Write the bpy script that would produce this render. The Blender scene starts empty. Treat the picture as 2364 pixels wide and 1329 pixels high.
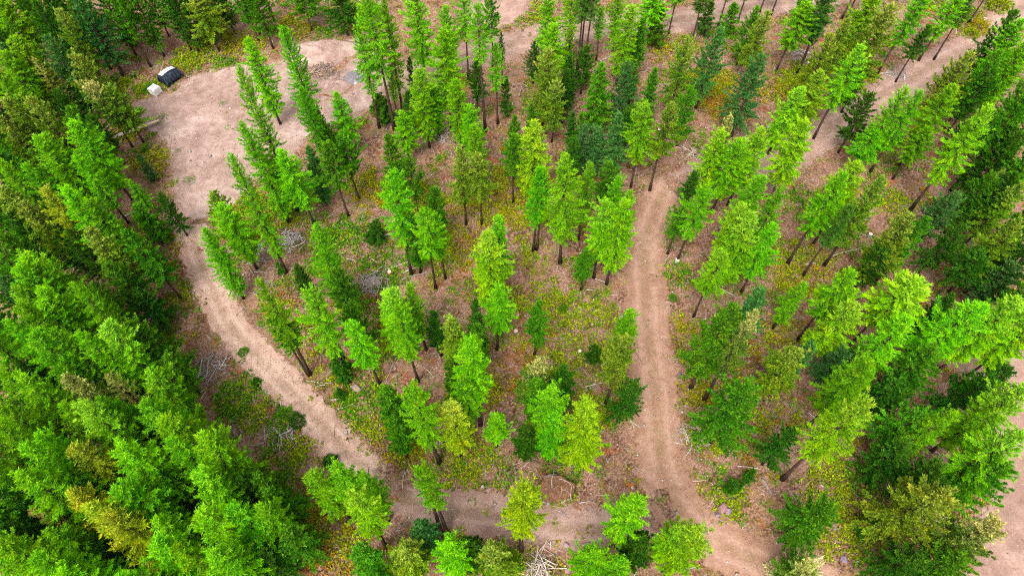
import bpy, math, random
import numpy as np
from mathutils import Vector, Matrix
R_ = math.radians
scene = bpy.context.scene
C = scene.collection

# ---------------------------------------------------------------- camera, sky, sun, exposure
CAM_H = 55.0
PITCH = R_(57.8)
FPX = 1576.0                     # focal length in pixels of the 2364 px wide photograph
CX, CY = 1182.0, 664.5
cam_data = bpy.data.cameras.new('camera')
cam_data.sensor_width = 36.0
cam_data.lens = FPX / 2364.0 * 36.0
cam_data.clip_end = 3000.0
cam = bpy.data.objects.new('camera', cam_data)
cam.location = (0, 0, CAM_H)
cam.rotation_euler = (R_(90) - PITCH, 0, 0)
C.objects.link(cam)
scene.camera = cam

SUN_EL, SUN_ROT = R_(58), R_(200)
world = bpy.data.worlds.new('World')
scene.world = world
world.use_nodes = True
wn = world.node_tree
wn.nodes.clear()
sky = wn.nodes.new('ShaderNodeTexSky')
sky.sky_type = 'NISHITA'
sky.sun_disc = False
sky.sun_elevation = SUN_EL
sky.sun_rotation = SUN_ROT
sky.dust_density = 5.0
sky.ozone_density = 1.0
hs = wn.nodes.new('ShaderNodeHueSaturation')      # a thin even overcast: the sky's blue is greyed out
hs.inputs['Saturation'].default_value = 0.22
bg = wn.nodes.new('ShaderNodeBackground')
bg.inputs['Strength'].default_value = 0.15
wo = wn.nodes.new('ShaderNodeOutputWorld')
wn.links.new(sky.outputs[0], hs.inputs['Color'])
wn.links.new(hs.outputs[0], bg.inputs['Color'])
wn.links.new(bg.outputs[0], wo.inputs['Surface'])

sun_data = bpy.data.lights.new('sun', 'SUN')
sun_data.energy = 1.4
sun_data.angle = R_(28)
sun_data.color = (1.0, 0.96, 0.9)
sun = bpy.data.objects.new('sun', sun_data)
sun.rotation_euler = (R_(90) - SUN_EL, 0, R_(180) - SUN_ROT)
C.objects.link(sun)

scene.view_settings.view_transform = 'Standard'
scene.view_settings.look = 'None'
scene.view_settings.exposure = 1.12
scene.view_settings.gamma = 1.0
scene.view_settings.use_curve_mapping = False
scene.cycles.use_denoising = False
scene.cycles.filter_width = 1.15
scene.cycles.use_adaptive_sampling = True
scene.cycles.adaptive_threshold = 0.02
scene.cycles.max_bounces = 4
scene.cycles.diffuse_bounces = 3
scene.cycles.glossy_bounces = 1
scene.cycles.transmission_bounces = 2
scene.cycles.transparent_max_bounces = 4

# ---------------------------------------------------------------- survey: where a point of the place lies
sP, cP = math.sin(PITCH), math.cos(PITCH)


def on_plane(px, py, z=0.0):
    x = (px - CX) / FPX
    y = -(py - CY) / FPX
    d = (x, cP + y * sP, -sP + y * cP)
    t = (CAM_H - z) / -d[2]
    return d[0] * t, d[1] * t


def depth_of(x, y, z):
    return y * cP + (CAM_H - z) * sP


def to_px(x, y, z):
    f = depth_of(x, y, z)
    u = y * sP + (z - CAM_H) * cP
    return CX + FPX * x / f, CY - FPX * u / f


rng = np.random.default_rng(11)
random.seed(11)


# ---------------------------------------------------------------- small helpers
def tag(o, label=None, cat=None, group=None, kind=None):
    for k, v in (('label', label), ('category', cat), ('group', group), ('kind', kind)):
        if v:
            o[k] = v
    return o


def link(o, parent=None):
    C.objects.link(o)
    if parent is not None:
        o.parent = parent
    return o


def empty(name, loc, rz=0.0):
    o = bpy.data.objects.new(name, None)
    o.location = loc
    o.rotation_euler = (0, 0, rz)
    o.empty_display_size = 0.3
    return link(o)


def mesh_np(name, verts, faces, mats, col=None, tone=None, midx=None, smooth=False):
    """faces: (n,4) or (n,3) array; col: per-face rgb, tone: per-face float"""
    me = bpy.data.meshes.new(name)
    verts = np.asarray(verts, np.float32)
    faces = np.asarray(faces, np.int32)
    nf, k = faces.shape
    me.vertices.add(len(verts))
    me.vertices.foreach_set('co', verts.ravel())
    me.loops.add(nf * k)
    me.loops.foreach_set('vertex_index', faces.ravel())
    me.polygons.add(nf)
    me.polygons.foreach_set('loop_start', np.arange(0, nf * k, k, dtype=np.int32))
    for m in mats:
        me.materials.append(m)
    if midx is not None:
        me.polygons.foreach_set('material_index', np.asarray(midx, np.int32))
    if smooth:
        me.polygons.foreach_set('use_smooth', np.ones(nf, bool))
    me.update(calc_edges=True)
    if col is not None:
        a = me.attributes.new('col', 'FLOAT_COLOR', 'FACE')
        c4 = np.ones((nf, 4), np.float32)
        c4[:, :3] = col
        a.data.foreach_set('color', c4.ravel())
    if tone is not None:
        a = me.attributes.new('tone', 'FLOAT', 'FACE')
        a.data.foreach_set('value', np.asarray(tone, np.float32))
    return me


class MB:
    """collects pieces of one mesh"""

    def __init__(self):
        self.v, self.f, self.n = [], [], 0

    def add(self, v, f):
        self.v.extend(v)
        self.f.extend([tuple(i + self.n for i in q) for q in f])
        self.n += len(v)

    def tube(self, pts, rad, sides=6, cap=True, phase=0.0):
        pts = [Vector(p) for p in pts]
        v, f = [], []
        for i, p in enumerate(pts):
            d = (pts[min(i + 1, len(pts) - 1)] - pts[max(i - 1, 0)]).normalized()
            a = d.orthogonal().normalized() if abs(d.z) > .9 else d.cross(Vector((0, 0, 1))).normalized()
            b = d.cross(a)
            for k in range(sides):
                t = 2 * math.pi * k / sides + phase
                v.append(tuple(p + (a * math.cos(t) + b * math.sin(t)) * rad[i]))
        for i in range(len(pts) - 1):
            for k in range(sides):
                k2 = (k + 1) % sides
                f.append((i * sides + k, i * sides + k2, (i + 1) * sides + k2, (i + 1) * sides + k))
        if cap:
            f.append(tuple(range(sides))[::-1])
            f.append(tuple((len(pts) - 1) * sides + k for k in range(sides)))
        self.add(v, f)

    def box(self, c, s, rz=0.0):
        m = Matrix.Rotation(rz, 3, 'Z')
        v = []
        for dz in (-.5, .5):
            for dx, dy in ((-.5, -.5), (.5, -.5), (.5, .5), (-.5, .5)):
                v.append(tuple(m @ Vector((dx * s[0], dy * s[1], dz * s[2])) + Vector(c)))
        self.add(v, [(3, 2, 1, 0), (4, 5, 6, 7), (0, 1, 5, 4), (1, 2, 6, 5), (2, 3, 7, 6), (3, 0, 4, 7)])

    def mesh(self, name, mat, smooth=False):
        me = bpy.data.meshes.new(name)
        me.from_pydata(self.v, [], self.f)
        me.materials.append(mat)
        if smooth:
            for p in me.polygons:
                p.use_smooth = True
        me.update()
        return me

    def build(self, name, mat, parent=None, smooth=False):
        return link(bpy.data.objects.new(name, self.mesh(name, mat, smooth)), parent)


# ---------------------------------------------------------------- materials
class NT:
    def __init__(self, name):
        self.m = bpy.data.materials.new(name)
        self.m.use_nodes = True
        self.t = self.m.node_tree
        self.t.nodes.clear()
        self.out = self.n('OutputMaterial')

    def n(self, kind, **kw):
        nd = self.t.nodes.new('ShaderNode' + kind)
        for k, v in kw.items():
            setattr(nd, k, v)
        return nd

    def l(self, a, b):
        self.t.links.new(a, b)

    def pos(self):
        return self.n('NewGeometry').outputs['Position']

    def noise(self, scale, detail=4.0, rough=0.6, vec=None, off=0.0):
        nd = self.n('TexNoise')
        nd.inputs['Scale'].default_value = scale
        nd.inputs['Detail'].default_value = detail
        nd.inputs['Roughness'].default_value = rough
        v = vec if vec is not None else self.pos()
        if off:
            ad = self.n('VectorMath', operation='ADD')
            self.l(v, ad.inputs[0])
            ad.inputs[1].default_value = (off, off * 1.7, 0)
            v = ad.outputs[0]
        self.l(v, nd.inputs['Vector'])
        return nd.outputs['Fac']

    def ramp(self, fac, stops, interp='LINEAR'):
        nd = self.n('ValToRGB')
        nd.color_ramp.interpolation = interp
        e = nd.color_ramp.elements
        while len(e) < len(stops):
            e.new(0.5)
        for el, (p, c) in zip(e, stops):
            el.position = p
            el.color = (*c, 1) if len(c) == 3 else c
        self.l(fac, nd.inputs[0])
        return nd.outputs[0]

    def step(self, fac, a, b):
        nd = self.n('MapRange', interpolation_type='SMOOTHSTEP')
        nd.inputs[1].default_value = a
        nd.inputs[2].default_value = b
        self.l(fac, nd.inputs[0])
        return nd.outputs[0]

    def mix(self, fac, a, b, blend='MIX'):
        nd = self.n('MixRGB', blend_type=blend)
        for i, x in enumerate((fac, a, b)):
            if hasattr(x, 'links') or hasattr(x, 'is_linked'):
                self.l(x, nd.inputs[i])
            elif i == 0:
                nd.inputs[0].default_value = x
            else:
                nd.inputs[i].default_value = (*x, 1)
        return nd.outputs[0]

    def math(self, op, a, b):
        nd = self.n('Math', operation=op)
        for i, x in enumerate((a, b)):
            if hasattr(x, 'is_linked'):
                self.l(x, nd.inputs[i])
            else:
                nd.inputs[i].default_value = x
        return nd.outputs[0]

    def finish(self, color, rough=0.95, bump=None, bump_d=0.05, spec=0.2):
        b = self.n('BsdfPrincipled')
        b.inputs['Roughness'].default_value = rough
        b.inputs['Specular IOR Level'].default_value = spec
        if hasattr(color, 'is_linked'):
            self.l(color, b.inputs['Base Color'])
        else:
            b.inputs['Base Color'].default_value = (*color, 1)
        if bump is not None:
            bp = self.n('Bump')
            bp.inputs['Distance'].default_value = bump_d
            bp.inputs['Strength'].default_value = 1.0
            self.l(bump, bp.inputs['Height'])
            self.l(bp.outputs[0], b.inputs['Normal'])
        self.l(b.outputs[0], self.out.inputs[0])
        return self.m


def floor_color(t):
    """forest floor: needle litter, pinkish soil, dry grass, patches of rusty needles and bare stony earth"""
    big = t.noise(0.11, 3, .55)
    mid = t.noise(0.55, 4, .6, off=31)
    fine = t.noise(4.5, 5, .7, off=7)
    fine2 = t.noise(9.0, 4, .75, off=55)
    base = t.ramp(fine, [(.32, (.028, .014, .009)), (.44, (.10, .050, .030)), (.54, (.22, .122, .078)), (.66, (.40, .26, .18)), (.78, (.55, .42, .32))])
    pink = t.ramp(fine2, [(.32, (.07, .034, .025)), (.46, (.20, .105, .075)), (.56, (.33, .195, .145)), (.72, (.52, .37, .29))])
    c = t.mix(t.step(mid, .42, .62), base, pink)
    straw = t.ramp(fine2, [(.32, (.09, .055, .02)), (.5, (.27, .20, .085)), (.7, (.50, .41, .21))])
    c = t.mix(t.math('MULTIPLY', t.step(t.noise(0.8, 4, .65, off=90), .54, .68), .62), c, straw)
    moss = t.ramp(fine, [(.3, (0.030, 0.048, 0.006)), (.55, (0.096, 0.141, 0.008)), (.8, (0.221, 0.267, 0.025))])
    c = t.mix(t.math('MULTIPLY', t.step(t.noise(0.65, 5, .7, off=140), .53, .66), .65), c, moss)
    rust = t.ramp(fine2, [(.3, (0.172, 0.039, 0.012)), (.7, (0.387, 0.108, 0.030))])
    c = t.mix(t.math('MULTIPLY', t.step(t.noise(0.55, 4, .65, off=210), .58, .66), .6), c, rust)
    ochre = t.ramp(fine2, [(.32, (.08, .048, .012)), (.5, (.20, .135, .035)), (.7, (.36, .27, .08))])
    c = t.mix(t.math('MULTIPLY', t.step(t.noise(0.5, 5, .7, off=260), .52, .64), .6), c, ochre)
    humus = t.step(t.noise(.33, 5, .7, off=300), .50, .66)
    c = t.mix(t.math('MULTIPLY', humus, .75), c, t.mix(1.0, c, (.62, .48, .42), 'MULTIPLY'))
    c = t.mix(t.step(big, .35, .7), c, t.mix(1.0, c, (1.12, 1.06, 1.0), 'MULTIPLY'))
    return c, t.math('ADD', t.math('MULTIPLY', fine, .6), t.math('MULTIPLY', fine2, .4))


def make_floor_mat():
    t = NT('forest_floor')
    c, h = floor_color(t)
    return t.finish(c, .97, h, .08, .1)


def make_dirt_mat(name, dark, mid, light, grass=.25):
    """graded earth whose rim breaks up into the forest floor (attribute edge: 0 at the rim, 1 inside)"""
    t = NT(name)
    fc, fh = floor_color(t)
    a = t.n('Attribute', attribute_name='edge').outputs['Fac']
    big = t.noise(0.20, 4, .6, off=13)
    mid_n = t.noise(0.9, 5, .7, off=23)
    fine = t.noise(7.0, 5, .8, off=3)
    cc = t.math('ADD', t.math('MULTIPLY', mid_n, .42), t.math('ADD', t.math('MULTIPLY', fine, .20), t.math('MULTIPLY', big, .38)))
    c = t.ramp(cc, [(.36, dark), (.5, mid), (.63, light)])
    vor = t.n('TexVoronoi')
    vor.inputs['Scale'].default_value = 5.5
    t.l(t.pos(), vor.inputs['Vector'])
    peb = t.math('LESS_THAN', vor.outputs['Distance'], .13)
    sel = t.math('GREATER_THAN', t.noise(3.1, 2, .5, off=77), .53)
    c = t.mix(t.math('MULTIPLY', peb, t.math('MULTIPLY', sel, .7)), c, (.46, .39, .34))
    # ruts: compacted wheel lines follow attribute lane
    lane = t.n('Attribute', attribute_name='lane').outputs['Fac']
    c = t.mix(t.math('MULTIPLY', t.math('MULTIPLY', lane, t.step(t.noise(.7, 4, .65, off=41), .32, .55)), .75), c, light)
    crest = t.n('Attribute', attribute_name='crest').outputs['Fac']
    c = t.mix(t.math('MULTIPLY', t.math('MULTIPLY', crest, t.step(t.noise(1.1, 5, .7, off=47), .40, .62)), .7), c, t.ramp(fine, [(.3, (.10, .075, .03)), (.7, (.30, .24, .11))]))
    g = t.ramp(fine, [(.3, (.08, .065, .02)), (.7, (.26, .22, .08))])
    c = t.mix(t.math('MULTIPLY', t.step(t.noise(0.7, 5, .7, off=66), .57, .68), grass), c, g)
    w = t.math('ADD', a, t.math('MULTIPLY', t.math('SUBTRACT', t.noise(1.0, 6, .75, off=5), .5), 2.1))
    m = t.step(w, .30, .58)
    c = t.mix(m, fc, c)
    return t.finish(c, .97, t.math('ADD', fine, t.math('MULTIPLY', mid_n, 2.5)), .035, .1)


def make_leaf_mat(name, use_attr=False):
    t = NT(name)
    tone = t.n('Attribute', attribute_name='tone').outputs['Fac']
    if use_attr:
        base = t.n('Attribute', attribute_name='col').outputs['Color']
    else:
        base = t.n('ObjectInfo').outputs['Color']
        # some boughs carry yellower needles than others
        drift = t.step(t.noise(.9, 3, .6, vec=t.n('TexCoord').outputs['Object']), .45, .72)
        base = t.mix(t.math('MULTIPLY', drift, .75), base, t.mix(1.0, base, (1.75, 1.12, .9), 'MULTIPLY'))
        # cone-laden or yellowing tops: object alpha says how much of the crown's top is pale
        oi = t.n('ObjectInfo')
        sep = t.n('SeparateXYZ')
        t.l(t.n('TexCoord').outputs['Generated'], sep.inputs[0])
        top = t.step(t.math('ADD', sep.outputs[2], t.math('MULTIPLY', t.math('SUBTRACT', t.noise(1.4, 3, .6, vec=t.n('TexCoord').outputs['Object'], off=9), .5), .35)), .52, .92)
        base = t.mix(t.math('MULTIPLY', t.math('SUBTRACT', 1.0, oi.outputs['Alpha']), top), base, (.46, .44, .13))
    h = t.n('HueSaturation')
    t.l(base, h.inputs['Color'])
    t.l(t.math('ADD', .5, t.math('MULTIPLY', t.math('SUBTRACT', .5, tone), .045)), h.inputs['Hue'])
    t.l(t.math('ADD', .42, t.math('MULTIPLY', tone, 1.16)), h.inputs['Value'])
    c = h.outputs[0]
    d = t.n('BsdfDiffuse')
    tr = t.n('BsdfTranslucent')
    t.l(c, d.inputs[0])
    yl = t.mix(1.0, c, (1.15, 1.1, .5), 'MULTIPLY')
    t.l(yl, tr.inputs[0])
    ms = t.n('MixShader')
    ms.inputs[0].default_value = .22
    t.l(d.outputs[0], ms.inputs[1])
    t.l(tr.outputs[0], ms.inputs[2])
    t.l(ms.outputs[0], t.out.inputs[0])
    return t.m


def make_bark_mat(name, c0, c1, c2):
    t = NT(name)
    oc = t.n('TexCoord').outputs['Object']
    mp = t.n('Mapping')
    mp.inputs['Scale'].default_value = (1, 1, .25)
    t.l(oc, mp.inputs[0])
    f = t.noise(9, 5, .7, vec=mp.outputs[0])
    rnd = t.n('ObjectInfo').outputs['Random']
    c = t.ramp(f, [(.3, c0), (.5, c1), (.75, c2)])
    c = t.mix(t.math('MULTIPLY', rnd, .5), c, t.mix(1.0, c, (1.7, 1.45, 1.25), 'MULTIPLY'))
    return t.finish(c, .95, f, .04, .1)


def make_plain(name, c0, c1, scale=6, rough=.9, bump=.03, spec=.2, objcol=False):
    t = NT(name)
    oc = t.n('TexCoord').outputs['Object']
    f = t.noise(scale, 5, .7, vec=oc)
    c = t.ramp(f, [(.3, c0), (.7, c1)])
    if objcol:
        c = t.mix(1.0, c, t.n('ObjectInfo').outputs['Color'], 'MULTIPLY')
    return t.finish(c, rough, f, bump, spec)


M_floor = make_floor_mat()
M_pale = make_dirt_mat('pale_track_dirt', (0.265, 0.158, 0.114), (0.397, 0.253, 0.191), (0.556, 0.384, 0.302), .10)
M_orange = make_dirt_mat('red_track_dirt', (.185, .096, .064), (.280, .155, .103), (.395, .245, .18), .25)
M_pink = make_dirt_mat('pink_clearing_dirt', (.175, .108, .085), (.315, .208, .172), (.46, .345, .305), .3)
M_mauve = make_dirt_mat('mauve_road_dirt', (0.190, 0.114, 0.088), (0.285, 0.176, 0.138), (0.405, 0.274, 0.221), .15)
M_leaf = make_leaf_mat('needle_foliage')
M_cover = make_leaf_mat('low_plant_leaves', True)
M_bark = make_bark_mat('conifer_bark', (.022, .015, .012), (.06, .04, .03), (.14, .10, .08))
M_limb = make_bark_mat('limb_bark', (.03, .02, .014), (.07, .05, .035), (.14, .10, .075))
M_wood = make_plain('weathered_wood', (.40, .37, .34), (.78, .74, .70), 8, .9, .02, .2, True)
M_rock = make_plain('rock', (.30, .25, .25), (.62, .55, .53), 4, .9, .06, .2, True)
M_stick = NT('litter_wood')
M_stick = M_stick.finish(M_stick.n('Attribute', attribute_name='col').outputs['Color'], .9)

# ---------------------------------------------------------------- tracks, clearings, terrain
def poly_px(pts):
    return np.array([on_plane(*p) for p in pts])


def resample(pts, step=0.5):
    pts = np.asarray(pts, float)
    # Catmull-Rom through the surveyed points
    P = np.vstack([2 * pts[0] - pts[1], pts, 2 * pts[-1] - pts[-2]])
    out = []
    for i in range(1, len(P) - 2):
        n = max(2, int(np.linalg.norm(P[i + 1] - P[i]) / step))
        for t in np.linspace(0, 1, n, endpoint=False):
            a, b, c, d = P[i - 1], P[i], P[i + 1], P[i + 2]
            out.append(.5 * (2 * b + (c - a) * t + (2 * a - 5 * b + 4 * c - d) * t * t + (3 * b - a - 3 * c + d) * t ** 3))
    out.append(P[-2])
    return np.array(out)


TRACKS = {
    'curved_track': (M_pale, 2.9, .012, [(425, 440), (432, 500), (462, 600), (500, 690), (540, 760), (605, 835), (672, 905), (735, 970), (795, 1040), (860, 1095), (925, 1140)]),
    'lower_track': (M_mauve, 3.3, .022, [(880, 1110), (925, 1143), (985, 1172), (1060, 1180), (1130, 1186), (1210, 1200), (1300, 1218), (1390, 1222), (1480, 1205), (1560, 1190)]),
    'straight_track': (M_orange, 3.8, .016, [(1575, 395), (1535, 440), (1502, 520), (1488, 600), (1492, 700), (1500, 800), (1512, 900), (1520, 1000), (1532, 1080), (1560, 1160), (1620, 1230), (1720, 1285), (1850, 1335), (2000, 1400)]),
    'upper_road': (M_mauve, 4.6, .020, [(700, 275), (790, 250), (880, 205), (980, 165), (1080, 130), (1190, 100), (1260, 84), (1360, 64), (1560, 47), (1640, 36), (1745, 14), (1880, -8), (2100, -60)]),
    'side_road': (M_mauve, 4.0, .026, [(1545, 432), (1620, 400), (1720, 385), (1810, 365), (1890, 318), (1960, 262), (2080, 196), (2160, 148), (2262, 98), (2350, 25), (2420, -60)]),
}
CLEARINGS = {
    'main_clearing': (M_pink, .030, [(300, 240), (345, 225), (400, 212), (440, 178), (520, 158), (590, 150), (650, 140), (690, 112), (790, 92), (860, 105), (900, 170), (880, 225), (800, 275), (735, 300), (690, 345), (640, 400), (575, 425), (552, 465), (480, 500), (425, 500), (402, 450), (398, 390), (385, 330), (330, 290)]),
    'lower_right_clearing': (M_mauve, .034, [(2190, 832), (2270, 805), (2380, 790), (2520, 860), (2540, 1100), (2520, 1420), (2220, 1400), (2245, 1300), (2262, 1200), (2300, 1120), (2272, 1010), (2255, 920)]),
    'road_bend_bank': (M_mauve, .038, [(1180, 60), (1230, 10), (1160, -30), (1080, 10), (1100, 70)]),
}
TR = {k: resample(poly_px(v[3])) for k, v in TRACKS.items()}
CL = {k: resample(np.vstack([poly_px(v[2]), poly_px(v[2])[:1]]), .4)[:-1] for k, v in CLEARINGS.items()}


def inside(poly, P):
    x, y = P[:, 0], P[:, 1]
    r = np.zeros(len(P), bool)
    j = len(poly) - 1
    for i in range(len(poly)):
        xi, yi = poly[i]
        xj, yj = poly[j]
        c = ((yi > y) != (yj > y)) & (x < (xj - xi) * (y - yi) / (yj - yi + 1e-12) + xi)
        r ^= c
        j = i
    return r


def open_distance(P):
    """metres from the nearest track or clearing (negative inside)"""
    P = np.asarray(P, float)
    d = np.full(len(P), 1e9)
    for k, line in TR.items():
        w = TRACKS[k][1] / 2
        for q in line[::2]:
            d = np.minimum(d, np.hypot(P[:, 0] - q[0], P[:, 1] - q[1]) - w)
    for k, poly in CL.items():
        dd = np.full(len(P), 1e9)
        for q in poly[::2]:
            dd = np.minimum(dd, np.hypot(P[:, 0] - q[0], P[:, 1] - q[1]))
        d = np.minimum(d, np.where(inside(poly, P), -dd, dd))
    return d


def relief(P):
    P = np.asarray(P, float)
    x, y = P[:, 0], P[:, 1]
    z = .16 * np.sin(x * .31 + 1.3 * np.sin(y * .17)) * np.cos(y * .27 + .6) + .10 * np.sin(x * .83 + y * .61) + .06 * np.sin(x * 1.7 - y * 1.3 + 2) + .05 * np.sin(2.9 * x + 1.1) * np.sin(2.6 * y)
    far = np.clip((np.hypot(x, y - 45) - 110) / 200, 0, 1)
    z = z + far * (6 * np.sin(x * .012) + 5 * np.cos(y * .014))
    k = np.clip((open_distance(P) - .7) / 2.5, 0, 1)
    return (z + .12) * k * k * (3 - 2 * k)


def axis(lo, hi, step, reach):
    a = list(np.arange(lo, hi + step / 2, step))
    s, v = step, hi
    up = []
    while v < reach:
        s *= 1.35
        v += s
        up.append(v)
    s, v = step, lo
    dn = []
    while v > -reach:
        s *= 1.35
        v -= s
        dn.append(v)
    return np.array(dn[::-1] + a + up)


xs, ys = axis(-78, 78, .5, 900), axis(4, 98, .5, 900)
GX, GY = np.meshgrid(xs, ys)
gp = np.column_stack([GX.ravel(), GY.ravel()])
gz = relief(gp)
nx, ny = len(xs), len(ys)
ii = np.arange((ny - 1) * nx).reshape(ny - 1, nx)[:, :-1].ravel()
gme = mesh_np('ground', np.column_stack([gp, gz]), np.column_stack([ii, ii + 1, ii + nx + 1, ii + nx]), [M_floor], smooth=True)
tag(link(bpy.data.objects.new('ground', gme)), kind='structure')
GZ = gz.reshape(ny, nx)


def ground_z(x, y):
    """height of the ground sheet itself (bilinear on its grid)"""
    x, y = np.atleast_1d(np.asarray(x, float)), np.atleast_1d(np.asarray(y, float))
    i = np.clip(np.searchsorted(xs, x) - 1, 0, nx - 2)
    j = np.clip(np.searchsorted(ys, y) - 1, 0, ny - 2)
    fx, fy = (x - xs[i]) / (xs[i + 1] - xs[i]), (y - ys[j]) / (ys[j + 1] - ys[j])
    return GZ[j, i] * (1 - fx) * (1 - fy) + GZ[j, i + 1] * fx * (1 - fy) + GZ[j + 1, i] * (1 - fx) * fy + GZ[j + 1, i + 1] * fx * fy


def gz1(x, y):
    return float(ground_z(x, y)[0])


def edge_attrs(me, edge, lane, crest=None):
    for nm, val in (('edge', edge), ('lane', lane), ('crest', crest if crest is not None else [0.0] * len(edge))):
        a = me.attributes.new(nm, 'FLOAT', 'POINT')
        a.data.foreach_set('value', np.asarray(val, np.float32))


for k, (mat, width, z, _) in TRACKS.items():
    line = TR[k]
    d = np.gradient(line, axis=0)
    d /= np.linalg.norm(d, axis=1)[:, None]
    nrm = np.column_stack([-d[:, 1], d[:, 0]])
    U = np.array([-1.35, -1.1, -.85, -.6, -.45, -.3, -.12, .12, .3, .45, .6, .85, 1.1, 1.35])
    edge = np.clip((1.35 - np.abs(U)) / .7, 0, 1)
    lane = np.exp(-((np.abs(U) - .42) / .16) ** 2)
    v, e, ln, cr = [], [], [], []
    for i, p in enumerate(line):
        wob = .25 * math.sin(i * .31) + .2 * math.sin(i * .77 + 1)
        end = min(1.0, min(i, len(line) - 1 - i) * .12)
        for u, ee, la in zip(U, edge, lane):
            q = p + nrm[i] * (u * width / 2 * (1 + .1 * wob))
            v.append((q[0], q[1], z + .035 * (la * -.6 + (.5 if abs(abs(u) - .8) < .1 else 0))))
            e.append(ee * end)
            ln.append(la)
            cr.append(math.exp(-(u / .16) ** 2))
    m = len(U)
    f = [(i * m + j, i * m + j + 1, (i + 1) * m + j + 1, (i + 1) * m + j) for i in range(len(line) - 1) for j in range(m - 1)]
    va = np.array(v)
    va[:, 2] = np.maximum(va[:, 2] - z, 0) + z + ground_z(va[:, 0], va[:, 1])
    me = mesh_np(k, va, f, [mat], smooth=True)
    edge_attrs(me, e, ln, cr)
    tag(link(bpy.data.objects.new(k, me)), kind='structure')

for k, (mat, z, _) in CLEARINGS.items():
    poly = CL[k]
    n = len(poly)
    c = poly.mean(0)
    d = np.roll(poly, -1, 0) - np.roll(poly, 1, 0)
    area = np.sum(poly[:, 0] * np.roll(poly[:, 1], -1) - poly[:, 1] * np.roll(poly[:, 0], -1))
    nrm = np.column_stack([-d[:, 1], d[:, 0]]) * (1 if area > 0 else -1)
    nrm /= np.linalg.norm(nrm, axis=1)[:, None]
    for _s in range(6):
        nrm = (np.roll(nrm, 1, 0) + nrm + np.roll(nrm, -1, 0)) / 3
    rings, e = [], []
    for off, ev in ((-.8, 0), (0, .42), (.8, 1.0)):
        rings.append(poly + nrm * off)
        e += [ev] * n
    v = np.vstack(rings)
    v3 = np.column_stack([v, np.full(len(v), z)])
    v3[:, 2] += np.clip(ground_z(v[:, 0], v[:, 1]), 0, None)
    f = []
    for r in range(2):
        for i in range(n):
            j = (i + 1) % n
            f.append((r * n + i, r * n + j, (r + 1) * n + j, (r + 1) * n + i))
    inner = [Vector((*p, 0)) for p in rings[2]]
    from mathutils.geometry import tessellate_polygon
    tris = tessellate_polygon([inner])
    me = bpy.data.meshes.new(k)
    fl = f + [tuple(2 * n + i for i in t) for t in tris]
    me.from_pydata([tuple(p) for p in v3], [], fl)
    me.materials.append(mat)
    me.update()
    edge_attrs(me, e, [0.0] * len(v3))
    tag(link(bpy.data.objects.new(k, me)), kind='structure')


def mound(name, px, py, rx, ry, h, mat, rz=0.0, seed=0):
    """a heap of pushed-up earth standing on the clearing"""
    x0, y0 = on_plane(px, py)
    r = np.random.default_rng(seed)
    nr, na = 12, 44
    ph = r.uniform(0, 6, 6)
    v, f, e = [(0, 0, h)], [], [1.0]
    for i in range(1, nr + 1):
        q = i / nr
        for k in range(na):
            a = 2 * math.pi * k / na
            wob = 1 + .12 * math.sin(3 * a + ph[0]) + .07 * math.sin(5 * a + ph[1])
            zz = h * (1 - q * q) ** 1.3 * (1 + .22 * math.sin(4 * q * 3 + 2 * a + ph[2])) + (.1 * r.normal() * h * (1 - q))
            v.append((q * rx * wob * math.cos(a), q * ry * wob * math.sin(a), max(zz, 0.0) - .02 * (i == nr)))
            e.append(min(1, (1 - q) * 3))
    for k in range(na):
        f.append((0, 1 + k, 1 + (k + 1) % na))
    for i in range(nr - 1):
        for k in range(na):
            a, b = 1 + i * na + k, 1 + i * na + (k + 1) % na
            f.append((a, a + na, b + na, b))
    me = bpy.data.meshes.new(name)
    me.from_pydata(v, [], f)
    me.materials.append(mat)
    for p in me.polygons:
        p.use_smooth = True
    edge_attrs(me, e, [0.0] * len(v))
    o = bpy.data.objects.new(name, me)
    o.location = (x0, y0, gz1(x0, y0) + .04)
    o.rotation_euler = (0, 0, rz)
    return tag(link(o), kind='structure')


mound('dirt_mound', 745, 128, 5.2, 3.0, 1.3, M_pink, .15, 3)
mound('dirt_mound', 770, 205, 2.6, 1.3, .55, M_pink, .3, 4)

# ---------------------------------------------------------------- conifers: prototypes
def leaf_quads(base, direc, length, width, r, flat=.55):
    """diamond needle sprays; arrays of n"""
    n = len(base)
    direc = direc / (np.linalg.norm(direc, axis=1)[:, None] + 1e-9)
    up = np.column_stack([r.normal(0, flat, n), r.normal(0, flat, n), np.ones(n)])
    side = np.cross(direc, up)
    side /= np.linalg.norm(side, axis=1)[:, None] + 1e-9
    L, W = length[:, None], width[:, None]
    mid = base + direc * L * .45
    v = np.stack([base, mid - side * W / 2, base + direc * L, mid + side * W / 2], 1)
    return v.reshape(-1, 3)


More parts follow.
